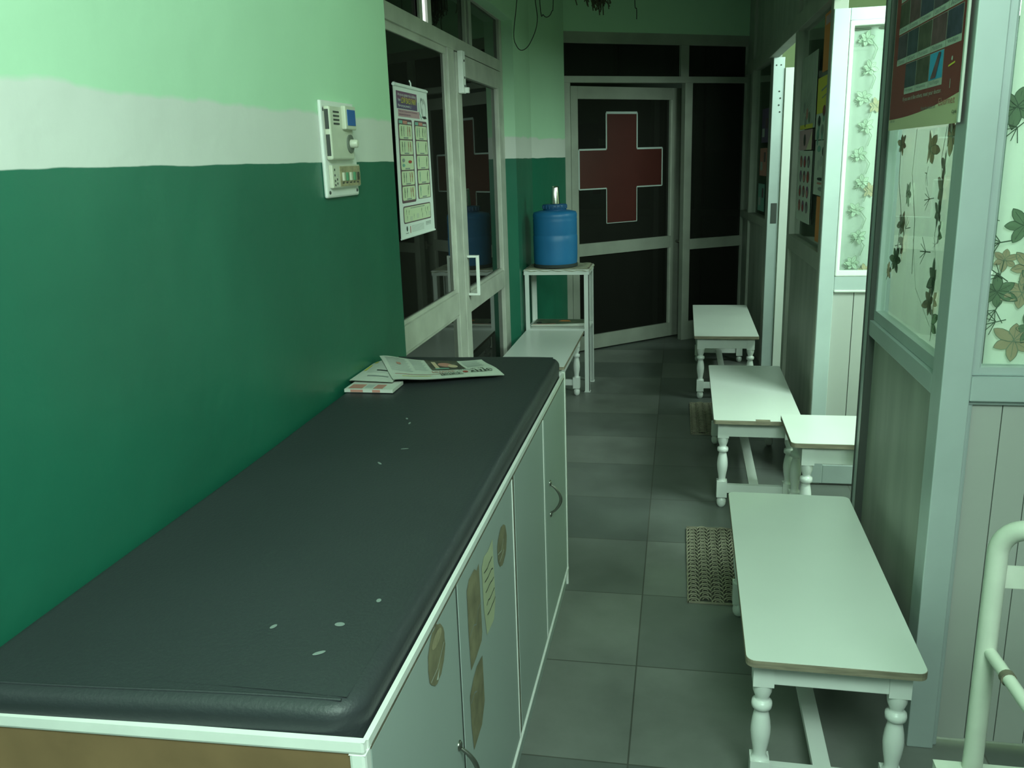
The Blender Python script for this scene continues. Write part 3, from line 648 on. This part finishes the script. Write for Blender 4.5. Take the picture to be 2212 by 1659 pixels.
pr = Print(b, lambda u, v, k: (u, -.1057-.0003*k, v)); pr.rect(-.04, .001, .0, .009, SALMON); pr.rect(.03, .001, .055, .009, SALMON)
b.build('back_pages', t)

# ================================================================== WALL CONTROL BOARD on left wall
T = thing('switchboard', 'white wall board with regulator knob, blue window and switches on the green wall', 'switchboard', (-1.018, 2.54, 1.46), PI/2)
# local x = y-2.54, local -y = towards corridor, z from 1.46
b = MB(); b.prism([(-.130, -.012), (.128, -.012), (.128, 0), (-.130, 0)], 0, .275, LIP); o = b.build('back_plate', T, .006)
b = MB(); b.box(-.118, .060, -.032, -.012, .108, .258, IVORY); o = b.build('regulator_box', T, .006)
b = MB(); b.box(-.030, .056, -.046, -.031, .195, .262, IVORY); b.build('window_bezel', T, .004)
b = MB(); b.box(-.016, .046, -.0475, -.045, .207, .252, mat('blue_window_film', (.02, .12, .42), .35)); b.build('blue_window', T)
b = MB(); b.lathe([(.027, -.036), (.027, -.032)], mat('grey_dial', (.16, .18, .15), .5), (.026, 0, .155), 20, 'Y'); b.lathe([(.009, -.058), (.012, -.055), (.013, -.036)], IVORY, (.026, 0, .155), 20, 'Y'); b.build('knob', T)
b = MB()
for k in range(4): b.box(-.092, -.048, -.0332, -.0315, .208+.011*k, .213+.011*k, GASK)
b.box(-.1187, -.1175, -.028, -.016, .195, .25, GASK); b.box(-.1187, -.1175, -.028, -.016, .12, .18, GASK); b.build('vent_slots', T)
b = MB(); b.box(-.110, .112, -.024, -.012, .028, .094, IVORY); b.build('switch_strip', T, .003)
b = MB(); b.box(-.055, .110, -.0255, -.0235, .032, .090, SOCK)
for k in range(5):
    b.box(-.040+.030*k, -.030+.030*k, -.031, -.025, .048, .072, (IVORY, SWGREEN, IVORY, SWGREEN, CHROME)[k]); b.box(-.041+.030*k, -.029+.030*k, -.0265, -.025, .040, .044, GASK)
b.build('switches', T)
b = MB()
for (x, z) in ((-.095, .078), (-.095, .062), (-.078, .050), (-.095, .046), (-.078, .038), (-.095, .034)): b.box(x-.0025, x+.0025, -.0252, -.0238, z, z+.006, GASK)
b.build('socket_holes', T)
for (x, z) in ((-.115, .250), (-.112, .016), (.108, .016)):
    b = MB(); b.lathe([(.004, -.0145), (.0055, -.012)], GASK, (x, 0, z), 10, 'Y'); b.build('screw', T)

# ================================================================== LEFT POSTER
T = thing('wall_poster', 'white low back pain poster with two columns of exercise pictures hanging on the dark glass', 'poster', (-1.085, 3.545, 1.257), PI/2)
PW, PH = .49, .60
def pc(u, v): return 0.0
b = MB()
mpq = lambda u, v, k: ((u-.5)*(PW-.03*(v))+(.0 if v > .05 else 0), pc(u, v)-.0007*k-.001, v*PH)
vs = [mpq(i/12, j/16, 0) for j in range(17) for i in range(13)]
b.add(vs, [(j*13+i, j*13+i+1, (j+1)*13+i+1, (j+1)*13+i) for j in range(16) for i in range(12)], WPAPER, True)
b.add([(x, y+.0012, z) for x, y, z in vs], [(j*13+i, (j+1)*13+i, (j+1)*13+i+1, j*13+i+1) for j in range(16) for i in range(12)], WPAPER, True)
pr = Print(b, lambda u, v, k: mpq(u, 1-v, k))
pr.grid(.07, .048, .66, .10, PURPLE, 6, 1, 1); pr.grid(.07, .10, .66, .158, PURPLE2, 6, 1, 1); pr.grid(.10, .162, .72, .208, PINK, 6, 1, 1)
pr.text('Are you at a greater risk of suffering', .10, .084, .52, -.026, WPAPER, 3); pr.text('from', .10, .112, .07, -.020, WPAPER, 3)
pr.text('LOW BACK PAIN?', .19, .122, .43, -.038, YEL, 3); pr.text('How can you prevent it...?', .10, .152, .38, -.024, WPAPER, 3)
pr.text('Take steps to help your back and avoid pain', .12, .180, .52, -.012, PURPLE, 3); pr.text('recommended exercises', .12, .198, .32, -.012, PURPLE, 3)
pr.ell(.86, .135, .085, .07, LGREY, 1); pr.ell(.80, .085, .030, .022, GREYINK, 2); pr.ell(.80, .11, .022, .03, WPAPER, 3); pr.ell(.86, .15, .05, .05, WPAPER, 3); pr.poly([(.78, .19), (.86, .205), (.93, .20), (.90, .185)], INK, 4); pr.line([(.70, .10), (.72, .17), (.78, .207)], .010, TEALP, 2)
def fig(cx, cy, h, m, lean=0.0):
    pr.ell(cx+lean*h*.3, cy-h*.42, h*.10, h*.075, m, 4); pr.line([(cx+lean*h*.25, cy-h*.34), (cx, cy)], h*.20, m, 4); pr.line([(cx, cy), (cx+lean*.1*h, cy+h*.45)], h*.13, m, 4); pr.line([(cx+lean*h*.22, cy-h*.28), (cx+h*.16*(1 if lean >= 0 else -1), cy-h*.02)], h*.06, m, 4)
for c, u0 in enumerate((.075, .535)):
    pr.rrect(u0, .222, u0+.40, .765 if c == 0 else .752, .022, FRAMEP, 1)
    pr.grid(u0+.02, .232, u0+.12, .252, TEALP, 2, 1, 2); pr.grid(u0+.13, .232, u0+.25, .252, SALMON, 2, 1, 2); pr.grid(u0+.26, .238, u0+.375, .252, LGREY, 2, 1, 2)
    for r_ in range(5):
        v0 = .258+.0995*r_; pr.rrect(u0+.022, v0, u0+.378, v0+.092, .018, CREAMP, 2); pr.grid(u0+.13, v0+.080, u0+.26, v0+.088, GREYINK, 2, 1, 3)
        ms = (LEAFD, GREYINK, SALMON, REDINK, TEALP)
        if c == 0 and r_ in (0, 1, 3, 4): sp = ((.08, LEAFD, 0), (.14, GREYINK, .3), (.25, SALMON, 0), (.31, REDINK, -.3))
        elif c == 0: sp = ()
        else: sp = ((.07, TEALP, .4), (.14, GREYINK, 0), (.24, LEAFD, .8), (.31, GREYINK, 1.0)) if r_ in (0, ) else ((.08, TEALP, 0), (.31, LEAFD, .8))
        for du, m_, ln in sp: fig(u0+du, v0+.043, .068, m_, ln)
        if c == 0 and r_ == 2: pr.ell(u0+.09, v0+.03, .035, .012, GREYINK, 4); pr.ell(u0+.09, v0+.062, .035, .010, TEALP, 4); pr.ell(u0+.27, v0+.04, .05, .010, REDINK, 4)
pr.rrect(.09, .785, .90, .90, .025, FRAMEP, 1); pr.rrect(.105, .793, .885, .892, .02, CREAMP, 2); pr.grid(.28, .800, .70, .805, GREYINK, 5, 1, 3)
for (cx, cy, ln) in ((.16, .825, .9), (.23, .83, .6), (.18, .866, 0), (.37, .86, .2), (.60, .83, .9), (.62, .866, .5), (.72, .83, .3), (.79, .828, .7), (.75, .862, -.4)): fig(cx, cy, .035, LEAFD if ln > .3 else GREYINK, ln)
for (u0, v0) in ((.26, .860), (.45, .850), (.81, .850)):
    for k in range(4): pr.grid(u0, v0+k*.008, u0+.07, v0+.003+k*.008, LGREY, 2, 1, 3)
for k in range(6): pr.grid(.30, .922+k*.008, .66, .925+k*.008, LGREY, 5, 1, 1)
pr.ell(.17, .935, .018, .018, INK, 1); pr.grid(.13, .962, .21, .967, GREYINK, 1, 1, 1); pr.grid(.255, .922, .27, .968, REDINK, 1, 2, 1)
for k in range(3): pr.grid(.72, .918+k*.010, .88, .923+k*.010, GREYINK if k < 2 else LGREY, 3, 1, 1)
b.build('printed_sheet', T)
b = MB(); b.tube([(-PW/2+.015, -.002, PH-.008), (PW/2-.018, -.002, PH-.008)], .006, WPAPER, 8); b.build('hanging_rail', T)
b = MB(); b.tube([(-PW/2, -.002, .004), (PW/2, -.002, .004)], .004, WPAPER, 8); b.build('hanging_rail', T)
b = MB(); b.tube([(0, -.002, PH-.01), (.004, 0, PH+.012), (0, .004, PH+.022)], .003, WPAPER, 6); b.build('hook', T)

# ================================================================== MAROON POSTER on side glass
T = thing('wall_poster', 'maroon poster with rows of small photographs and a cream foot on the near side panel', 'poster', (.608, 2.83, 1.60), RR)
b = MB(); PW, PH = .675, .66
mpm = lambda u, v, k: (u, -.0006*k-.003*math.sin(u*9)*0, v-1.60)
b.box(0, PW, -.0003, .0012, 0, PH, MAROON)
pr = Print(b, mpm)
g = lambda y: 2.825-y
N_ = 12; top = [1.63+(.038*((i/N_)**2.2)) for i in range(N_+1)]
for i in range(N_): pr.poly([(PW*i/N_, 1.60), (PW*(i+1)/N_, 1.60), (PW*(i+1)/N_, top[i+1]), (PW*i/N_, top[i])], CREAMY, 1)
PH1 = [mat('dark_photo_a', (.10, .07, .10), .4, var=.5, vscale=25), mat('dark_photo_b', (.06, .07, .10), .4, var=.5, vscale=25), mat('dark_photo_c', (.10, .09, .07), .4, var=.5, vscale=25), mat('dark_photo_d', (.17, .08, .10), .4, var=.5, vscale=25), mat('dark_photo_e', (.07, .07, .12), .4, var=.5, vscale=25)]
LABP = mat('pale_label_print', (.50, .52, .48), .5)
def cell(y0, y1, z0, m, nm, h=.062):
    u0, u1 = g(y0)+.003, g(y1)-.003; z1 = z0+.078
    pr.rect(u0-.002, z0-.001, u1+.002, z1+.001, LABP, 1); pr.rect(u0, z0+.0155, u1, z1, m, 2); pr.text(nm, u0+.012, z0+.0025, (u1-u0)*.72, .0105, GREYINK, 3)
ys = [2.778, 2.668, 2.555, 2.428, 2.30, 2.178]
for i, nm in enumerate(('Tinea', 'Wart', 'Psoriasis', 'Melasma', 'Vitiligo')): cell(ys[i], ys[i+1], 1.777, PH1[i], nm)
for i, nm in enumerate(('Lichen', 'Eczema', 'Pityriasis', 'Contact Dermatitis', 'Acne')): cell(ys[i], ys[i+1], 1.861, PH1[(i+2) % 5], nm)
for i in range(5): cell(ys[i], ys[i+1], 1.945, PH1[(i+4) % 5], 'Scabies'); cell(ys[i], ys[i+1], 2.03, PH1[(i+1) % 5], 'Fungal')
cell(2.671, 2.552, 1.694, PH1[1], 'Herpes'); cell(2.552, 2.426, 1.694, PH1[2], 'Alopecia'); cell(2.426, 2.305, 1.694, BLUEP, 'Nail Fungus')
pr.poly([(g(2.405), 1.712), (g(2.36), 1.712), (g(2.325), 1.768), (g(2.345), 1.77)], PH1[3], 4)
pr.text('If you see it like others, meet your doctor.', g(2.672), 1.6715, .37, .014, LABP, 2)
pr.text('From the makers of', g(2.47), 1.641, .13, .009, GREYINK, 3); pr.text('Ebernet', g(2.315), 1.645, .13, .017, SALMON, 3); pr.text('Cipla', g(2.20), 1.620, .035, .010, INK, 3); pr.text('skin care', g(2.80), 1.622, .05, .008, GREYINK, 3)
pr.ell(g(2.235), 1.745, .006, .005, LABP, 2); pr.line([(g(2.26), 1.73), (g(2.21), 1.735)], .004, YEL, 2); pr.line([(g(2.235), 1.70), (g(2.235), 1.68)], .004, LABP, 2)
b.build('printed_sheet', T)
b = MB(); b.box(PW-.001, PW+.012, -.004, .002, .0, PH, NOTEW); b.build('rolled_edge', T, .002)

# ================================================================== SMALL POSTERS on segment B (world y coordinates, on the plane)
Bm = Matrix.Translation(B.location) @ Matrix.Rotation(B.rotation_euler.z, 4, 'Z')
def bposter(name, label, y0, y1, z0, z1, m, draw=None, n=.026):
    p = Bm @ Vector((-y1, n, 0)); t = thing(name, label, 'poster', (p.x, p.y, z0), B.rotation_euler.z)
    b = MB(); b.box(0, y1-y0, 0, .001, 0, z1-z0, m); pr = Print(b, lambda u, v, k: (u*(y1-y0), -.0006*k, v*(z1-z0)))
    if draw: draw(pr)
    b.build('printed_sheet', t); return t
bposter('orange_poster', 'plain orange sheet at the top corner of the middle panel', 4.13, 4.42, 1.90, 2.15, ORANGE, lambda p: p.rect(.1, .8, .5, .95, PINK, 1))
def d_yel(p):
    p.rect(.0, 0, 1, .42, NOTEW, 1); p.line([(.3, .78), (.9, .86)], .03, GREYINK, 2); p.line([(.35, .66), (.9, .74)], .02, GREYINK, 2)
    for (u, v, m) in ((.55, .45, MAROON), (.25, .30, INK), (.75, .33, SALMON), (.5, .15, GREYINK), (.2, .08, TEALP), (.8, .1, TEALP)): p.ell(u, v, .10, .09, m, 2); p.ell(u, v-.1, .06, .08, TEALP, 2)
bposter('yellow_poster', 'yellow poster with small figures on the middle panel', 4.13, 4.52, 1.60, 1.88, YEL, d_yel)
def d_fig(p):
    for (u, v, a, c, m) in ((.3, .85, .14, .06, TEALP), (.65, .80, .12, .09, INK), (.5, .62, .12, .10, LGREY), (.75, .5, .10, .12, TEALP), (.3, .55, .08, .1, LGREY), (.5, .3, .25, .03, INK), (.45, .22, .2, .02, SALMON), (.6, .12, .25, .04, GREYINK)): p.ell(u, v, a, c, m, 1)
bposter('chart_poster', 'pale chart with blue and grey figures between the yellow poster and the lower orange sheet', 4.13, 4.50, 1.345, 1.595, NOTEW, d_fig)
bposter('orange_poster', 'plain orange sheet hanging low beside the aluminium post', 4.13, 4.38, 1.13, 1.34, ORANGE)
def d_top(p):
    p.rect(.8, .1, .9, .98, LGREY, 1)
    for i in range(6): p.line([(.35+.03*i, .15+.05*i), (.75, .25+.05*i)], .008, GREYINK, 2)
    for (u, v, m) in ((.3, .3, GREYINK), (.5, .2, SALMON), (.65, .15, LEAFD), (.4, .1, GREYINK)): p.ell(u, v, .06, .08, m, 2)
    p.rect(.05, 0, .9, .06, YEL, 2)
bposter('chart_poster', 'faded pale chart with figures at the far upper side of the middle panel', 4.56, 5.06, 1.66, 2.02, mat('faded_chart_paper', (.42, .46, .40), .6, var=.2, vscale=12), d_top)
def d_eyes(p):
    for r_ in range(4):
        for c_ in range(3): p.ell(.2+.28*c_, .85-.21*r_, .10, .085, (MAROON, PURPLE, FRAMEP)[(r_+c_) % 3], 1); p.ell(.2+.28*c_, .85-.21*r_-.02, .05, .05, (SALMON, REDINK, GREYINK)[(r_*2+c_) % 3], 2)
bposter('chart_poster', 'pale chart with rows of dark red drop shapes on the middle panel', 4.58, 5.02, 1.19, 1.55, NOTEW, d_eyes)
bposter('leaflet', 'salmon leaflet with a folded corner above the chart of red drop shapes', 4.62, 5.04, 1.555, 1.655, PINK, lambda p: (p.poly([(.6, 0), (1, 0), (1, .9)], CREAMY, 1), p.ell(.45, .5, .08, .3, INK, 2)))
# far panel leaflets
Cm = Matrix.Translation(Cc.location) @ Matrix.Rotation(crz, 4, 'Z')
for (u0, u1, z0, z1, m, lab) in ((.98, 1.30, 1.62, 1.86, PURPLE2, 'dark violet leaflet, topmost on the far panel'), (.95, 1.25, 1.38, 1.58, SALMON, 'dull salmon leaflet in the middle of the far panel'), (.92, 1.2, 1.12, 1.32, TEALP, 'dull teal leaflet, lowest on the far panel')):
    p = Cm @ Vector((u0, .026, 0)); t = thing('leaflet', lab, 'poster', (p.x, p.y, z0), crz)
    b = MB(); b.box(0, u1-u0, 0, .001, 0, z1-z0, m); pr = Print(b, lambda u, v, k: (u, -.0006*k, v)); pr.rect(.03, .04, .13, .1, LGREY); pr.rect(.17, .1, .25, .17, FRAMEP); b.build('printed_sheet', t)

# ================================================================== WATER STAND, BARREL, TUMBLER
T = thing('water_stand', 'tall white angle-iron stand carrying the blue water barrel', 'stand', (-.80, 5.82, 0))
sx, sy = .217, .16
for (x, y) in ((-1, -1), (1, -1), (-1, 1), (1, 1)):
    b = MB(); x0 = x*sx; y0 = y*sy
    b.box(x0, x0-x*.032, y0, y0-y*.004, 0, .835, PAINT); b.box(x0, x0-x*.004, y0, y0-y*.032, 0, .835, PAINT); b.box(x0+x*.004, x0-x*.036, y0+y*.004, y0-y*.036, 0, .006, PAINT)
    b.build('leg', T)
e_ = .0015; b = MB(); b.box(-sx-e_, sx+e_, -sy-e_, -sy, .805, .84, PAINT); b.box(-sx-e_, sx+e_, sy, sy+e_, .805, .84, PAINT); b.box(-sx-e_, -sx, -sy, sy, .805, .84, PAINT); b.box(sx, sx+e_, -sy, sy, .805, .84, PAINT); b.build('top_frame', T)
b = MB(); b.box(-sx+.005, sx-.005, -sy+.005, sy-.005, .829, .842, PLY); b.build('top_board', T)
b = MB(); b.box(-sx+.005, sx-.005, -sy+.005, sy-.005, .425, .440, PAINT); b.build('shelf', T)
t = thing('newspaper', 'crumpled newspaper sheet spread beneath the blue barrel', 'newspaper', (-.80, 5.82, .842))
b = MB(); NP = mat('stained_newsprint', (.40, .38, .27), .85, var=.45, vscale=16)
vs = []
for j in range(13):
    for i in range(17):
        u = i/16-.5; v = j/12-.5; x = u*.45; y = v*.335; z = .0015+.003*abs(math.sin(i*1.3+j*.7)); 
        if math.hypot(x+.02, y+.01) < .165: z = .001
        if abs(u) > .49 or v < -.49: z = -.012+.004*math.sin(i*2+j)
        vs.append((x, y, z+.001))
b.add(vs, [(j*17+i, j*17+i+1, (j+1)*17+i+1, (j+1)*17+i) for j in range(12) for i in range(16)], NP, True); b.build('sheet', t)
t = thing('water_barrel', 'blue plastic water barrel with screw lid on the tall white stand', 'barrel', (-.822, 5.81, .847))
b = MB(); b.lathe([(.130, 0), (.142, .008), (.146, .03), (.148, .06), (.149, .17), (.149, .205), (.1455, .212), (.1475, .218), (.147, .30), (.1485, .312), (.146, .322), (.148, .33), (.148, .345), (.142, .362), (.10, .372), (.082, .374)], BLUEPL, n=48); b.build('body', t)
b = MB(); b.lathe([(.078, .374), (.078, .382), (.081, .385), (.081, .408), (.077, .413), (.03, .415)], BLUEDK, n=40)
for i in range(20): a = 2*PI*i/20; b.box(.081*math.cos(a)-.003, .081*math.cos(a)+.003, .081*math.sin(a)-.003, .081*math.sin(a)+.003, .385, .407, BLUEDK)
b.build('lid', t)
b = MB(); b.lathe([(.150, .001), (.150, .010), (.147, .022)], mat('barrel_foot_shadow', (.03, .04, .04), .8), n=40); b.build('shadow_ring', t)  # dark ring stands in for the shadow around the barrel's foot
t = thing('steel_tumbler', 'shiny steel tumbler turned upside down on the barrel lid', 'tumbler', (-.815, 5.79, 1.263))
b = MB(); b.lathe([(.031, 0), (.031, .003), (.029, .03), (.0245, .104), (.022, .112), (.015, .115)], STEEL, n=28); b.build('cup', t)
t = thing('newspaper', 'colour magazine pages lying on the shelf inside the water stand', 'newspaper', (-.80, 5.87, .44))
b = MB(); b.box(-.19, .19, -.09, .10, 0, .010, PAPER); pr = Print(b, lambda u, v, k: (u, v, .010+.0006*k)); pr.rect(-.185, -.085, .185, .095, mat('dark_magazine_print', (.10, .13, .08), .5, var=.5, vscale=18), 1); pr.poly([(-.02, .01), (.07, .0), (.05, .05), (.0, .05)], ORANGE, 2); pr.ell(-.15, -.04, .02, .03, INK, 2); b.build('cover', t)
t = thing('newspaper', 'rolled newspaper along the front of the stand shelf', 'newspaper', (-.80, 5.735, .44))
b = MB(); b.tube([(-.19, 0, .008), (0, .004, .010), (.175, .0, .013)], [.006, .009, .012], PAPER, 12); b.tube([(-.18, -.0, .0145), (-.02, .004, .019)], .002, SALMON, 6); b.build('roll', t)

# ================================================================== DOORMATS of linked rubber half-rings
def doormat(label, x, y):
    t = thing('door_mat', label, 'mat', (x, y, 0), 0, 'rubber mats beneath the benches')
    b = MB(); nx, ny = 9, 20; px, py = .042, .032
    for j in range(ny):
        for i in range(nx):
            cx = (i+.5)*px; cy = (j+.5)*py+(.5*py if i % 2 else 0)
            b.tube([(cx+.0205*math.cos(a), cy-.012+.019*math.sin(a), .006+.004*math.sin(a)) for a in [PI*k/6 for k in range(7)]], .0036, RUBBER, 5, False)
            b.tube([(cx+.011*math.cos(a), cy-.012+.010*math.sin(a), .006+.003*math.sin(a)) for a in [PI*k/4 for k in range(5)]], .0030, RUBBER, 4, False)
    b.box(0, nx*px, 0, .004, .001, .008, RUBBER); b.box(0, nx*px, ny*py+.008, ny*py+.012, .001, .008, RUBBER); b.box(-.002, .003, 0, ny*py, .001, .008, RUBBER)
    b.box(.0, nx*px, .01, ny*py, .0006, .0020, mat('mat_mesh_floor', (.06, .06, .05), .8))
    b.build('ring_mesh', t)
doormat('brown ring-pattern rubber mat half under the bench nearest the camera', .052, 2.83)
doormat('brown ring-pattern rubber mat half under the bench with the bare plywood edge', .085, 4.78)

# ================================================================== TUBULAR BED END at right
T = thing('hospital_bed_end', 'cream enamelled tubular bed end with brace at the right edge', 'bed', (.535, 1.45, 0))
b = MB(); pts = [(0, 0, .47), (0, 0, .70), (0, 0, .885)]
for i in range(1, 9): a = PI/2*i/8; s_ = .058*(1-math.cos(a)); pts.append((s_*.72, -s_*.69, .885+.058*math.sin(a)))
pts += [(.20, -.19, .943)]
for i in range(1, 9): a = PI/2*i/8; s_ = .058*math.sin(a); pts.append((.20+s_*.72, -.19-s_*.69, .885+.058*math.cos(a)))
pts += [(.242, -.23, .7), (.242, -.23, 0)]
b.tube(pts, .0165, TUBE, 20); b.build('hoop_tube', T)
b = MB(); b.tube([(0, 0, .47), (0, 0, .012)], .0165, TUBE, 20); b.lathe([(.021, 0), (.021, .014)], GASK, (0, 0, 0), 16); b.build('leg', T)
b = MB(); b.tube([(.002, -.004, .705), (.013, -.20, .700), (.03, -.62, .69)], .0105, TUBE, 14); b.lathe([(.0125, -.006), (.0125, .006)], DIRT, (.0062, -.085, .703), 14, 'Y'); b.build('side_brace', T)
b = MB(); b.box(.008, .60, -.004, .004, .822, .862, TUBE); b.build('flat_crossbar', T, .002)
b = MB(); b.box(-.062, .60, -.015, .015, .435, .462, TUBE); b.build('base_bar', T, .003)

# ================================================================== HANGING WIRES
def wire(name, label, pts, r=.003, cat='wire'):
    b = MB(); P3 = [Vector(p) for p in pts]; out = []
    for i in range(len(P3)-1):
        p0 = P3[max(i-1, 0)]; p1 = P3[i]; p2 = P3[i+1]; p3 = P3[min(i+2, len(P3)-1)]
        for k in range(6):
            t = k/6; out.append(.5*((2*p1)+(-p0+p2)*t+(2*p0-5*p1+4*p2-p3)*t*t+(-p0+3*p1-3*p2+p3)*t**3))
    out.append(P3[-1]); base = Vector(out[0]); b.tube([p-base for p in out], r, WIRE, 6); o = b.build(name); o.location = base
    return tag(o, label, cat, 'dangling wires')
yw = 5.3; WS = 5.3/5.9
ws = lambda pts: [(x*WS, yw, min(3.05, 1.55+(z-1.55)*WS) if z < 3.0 else 3.05) for x, y, z in pts]
wire('hanging_wire', 'longest loop of thin black wire dangling in front of the far left corner', ws([(-1.02, yw, 3.05), (-1.05, yw, 2.62), (-1.082, yw, 2.36), (-1.068, yw, 2.28), (-1.03, yw, 2.247), (-.975, yw, 2.29), (-.925, yw, 2.42), (-.94, yw, 2.62), (-.95, yw, 3.05)]), .0026)
wire('hanging_wire', 'short loop of black wire hanging right of the longest loop', ws([(-.93, yw, 3.05), (-.905, yw, 2.52), (-.885, yw, 2.455), (-.858, yw, 2.44), (-.83, yw, 2.47), (-.818, yw, 2.56), (-.81, yw, 3.05)]), .0026)
wire('hanging_wire', 'single wire end hanging from the ceiling left of the far post', [(-.31, 6.2, 3.05), (-.315, 6.2, 2.56), (-.303, 6.2, 2.50), (-.302, 6.2, 2.435)], .003)
b = MB()
for i in range(46):
    x = rnd.gauss(0, .045); y = rnd.gauss(0, .03); h = rnd.uniform(.02, .11)*math.exp(-abs(x)*8); b.tube([(x, y, .45), (x+rnd.uniform(-.02, .02), y, .05), (x+rnd.uniform(-.03, .03), y, .05-h)], .004, RAG, 5)
o = b.build('dusty_tassel'); o.location = (-.56, 6.2, 2.60-.07); tag(o, 'dark dusty tassel of cobwebs and rags hanging from the ceiling above the cross door', 'cobweb')
cb = thing('cable_bundle', 'bundle of grey cables over the header above the folded door leaf', 'cable', (.60, 4.03, 2.26))
for k, dz in enumerate((0, .018, .035)):
    b = MB(); b.tube([(0, 0, dz), (.05, -.02, -.03+dz*.8), (.10, -.03, -.055+dz*.8), (.15, -.035, -.055+dz), (.20, -.04, -.04+dz), (.35, -.04, .04+dz), (.70, -.04, .14+dz)], .007, WIRE, 8); b.build('cable', cb)
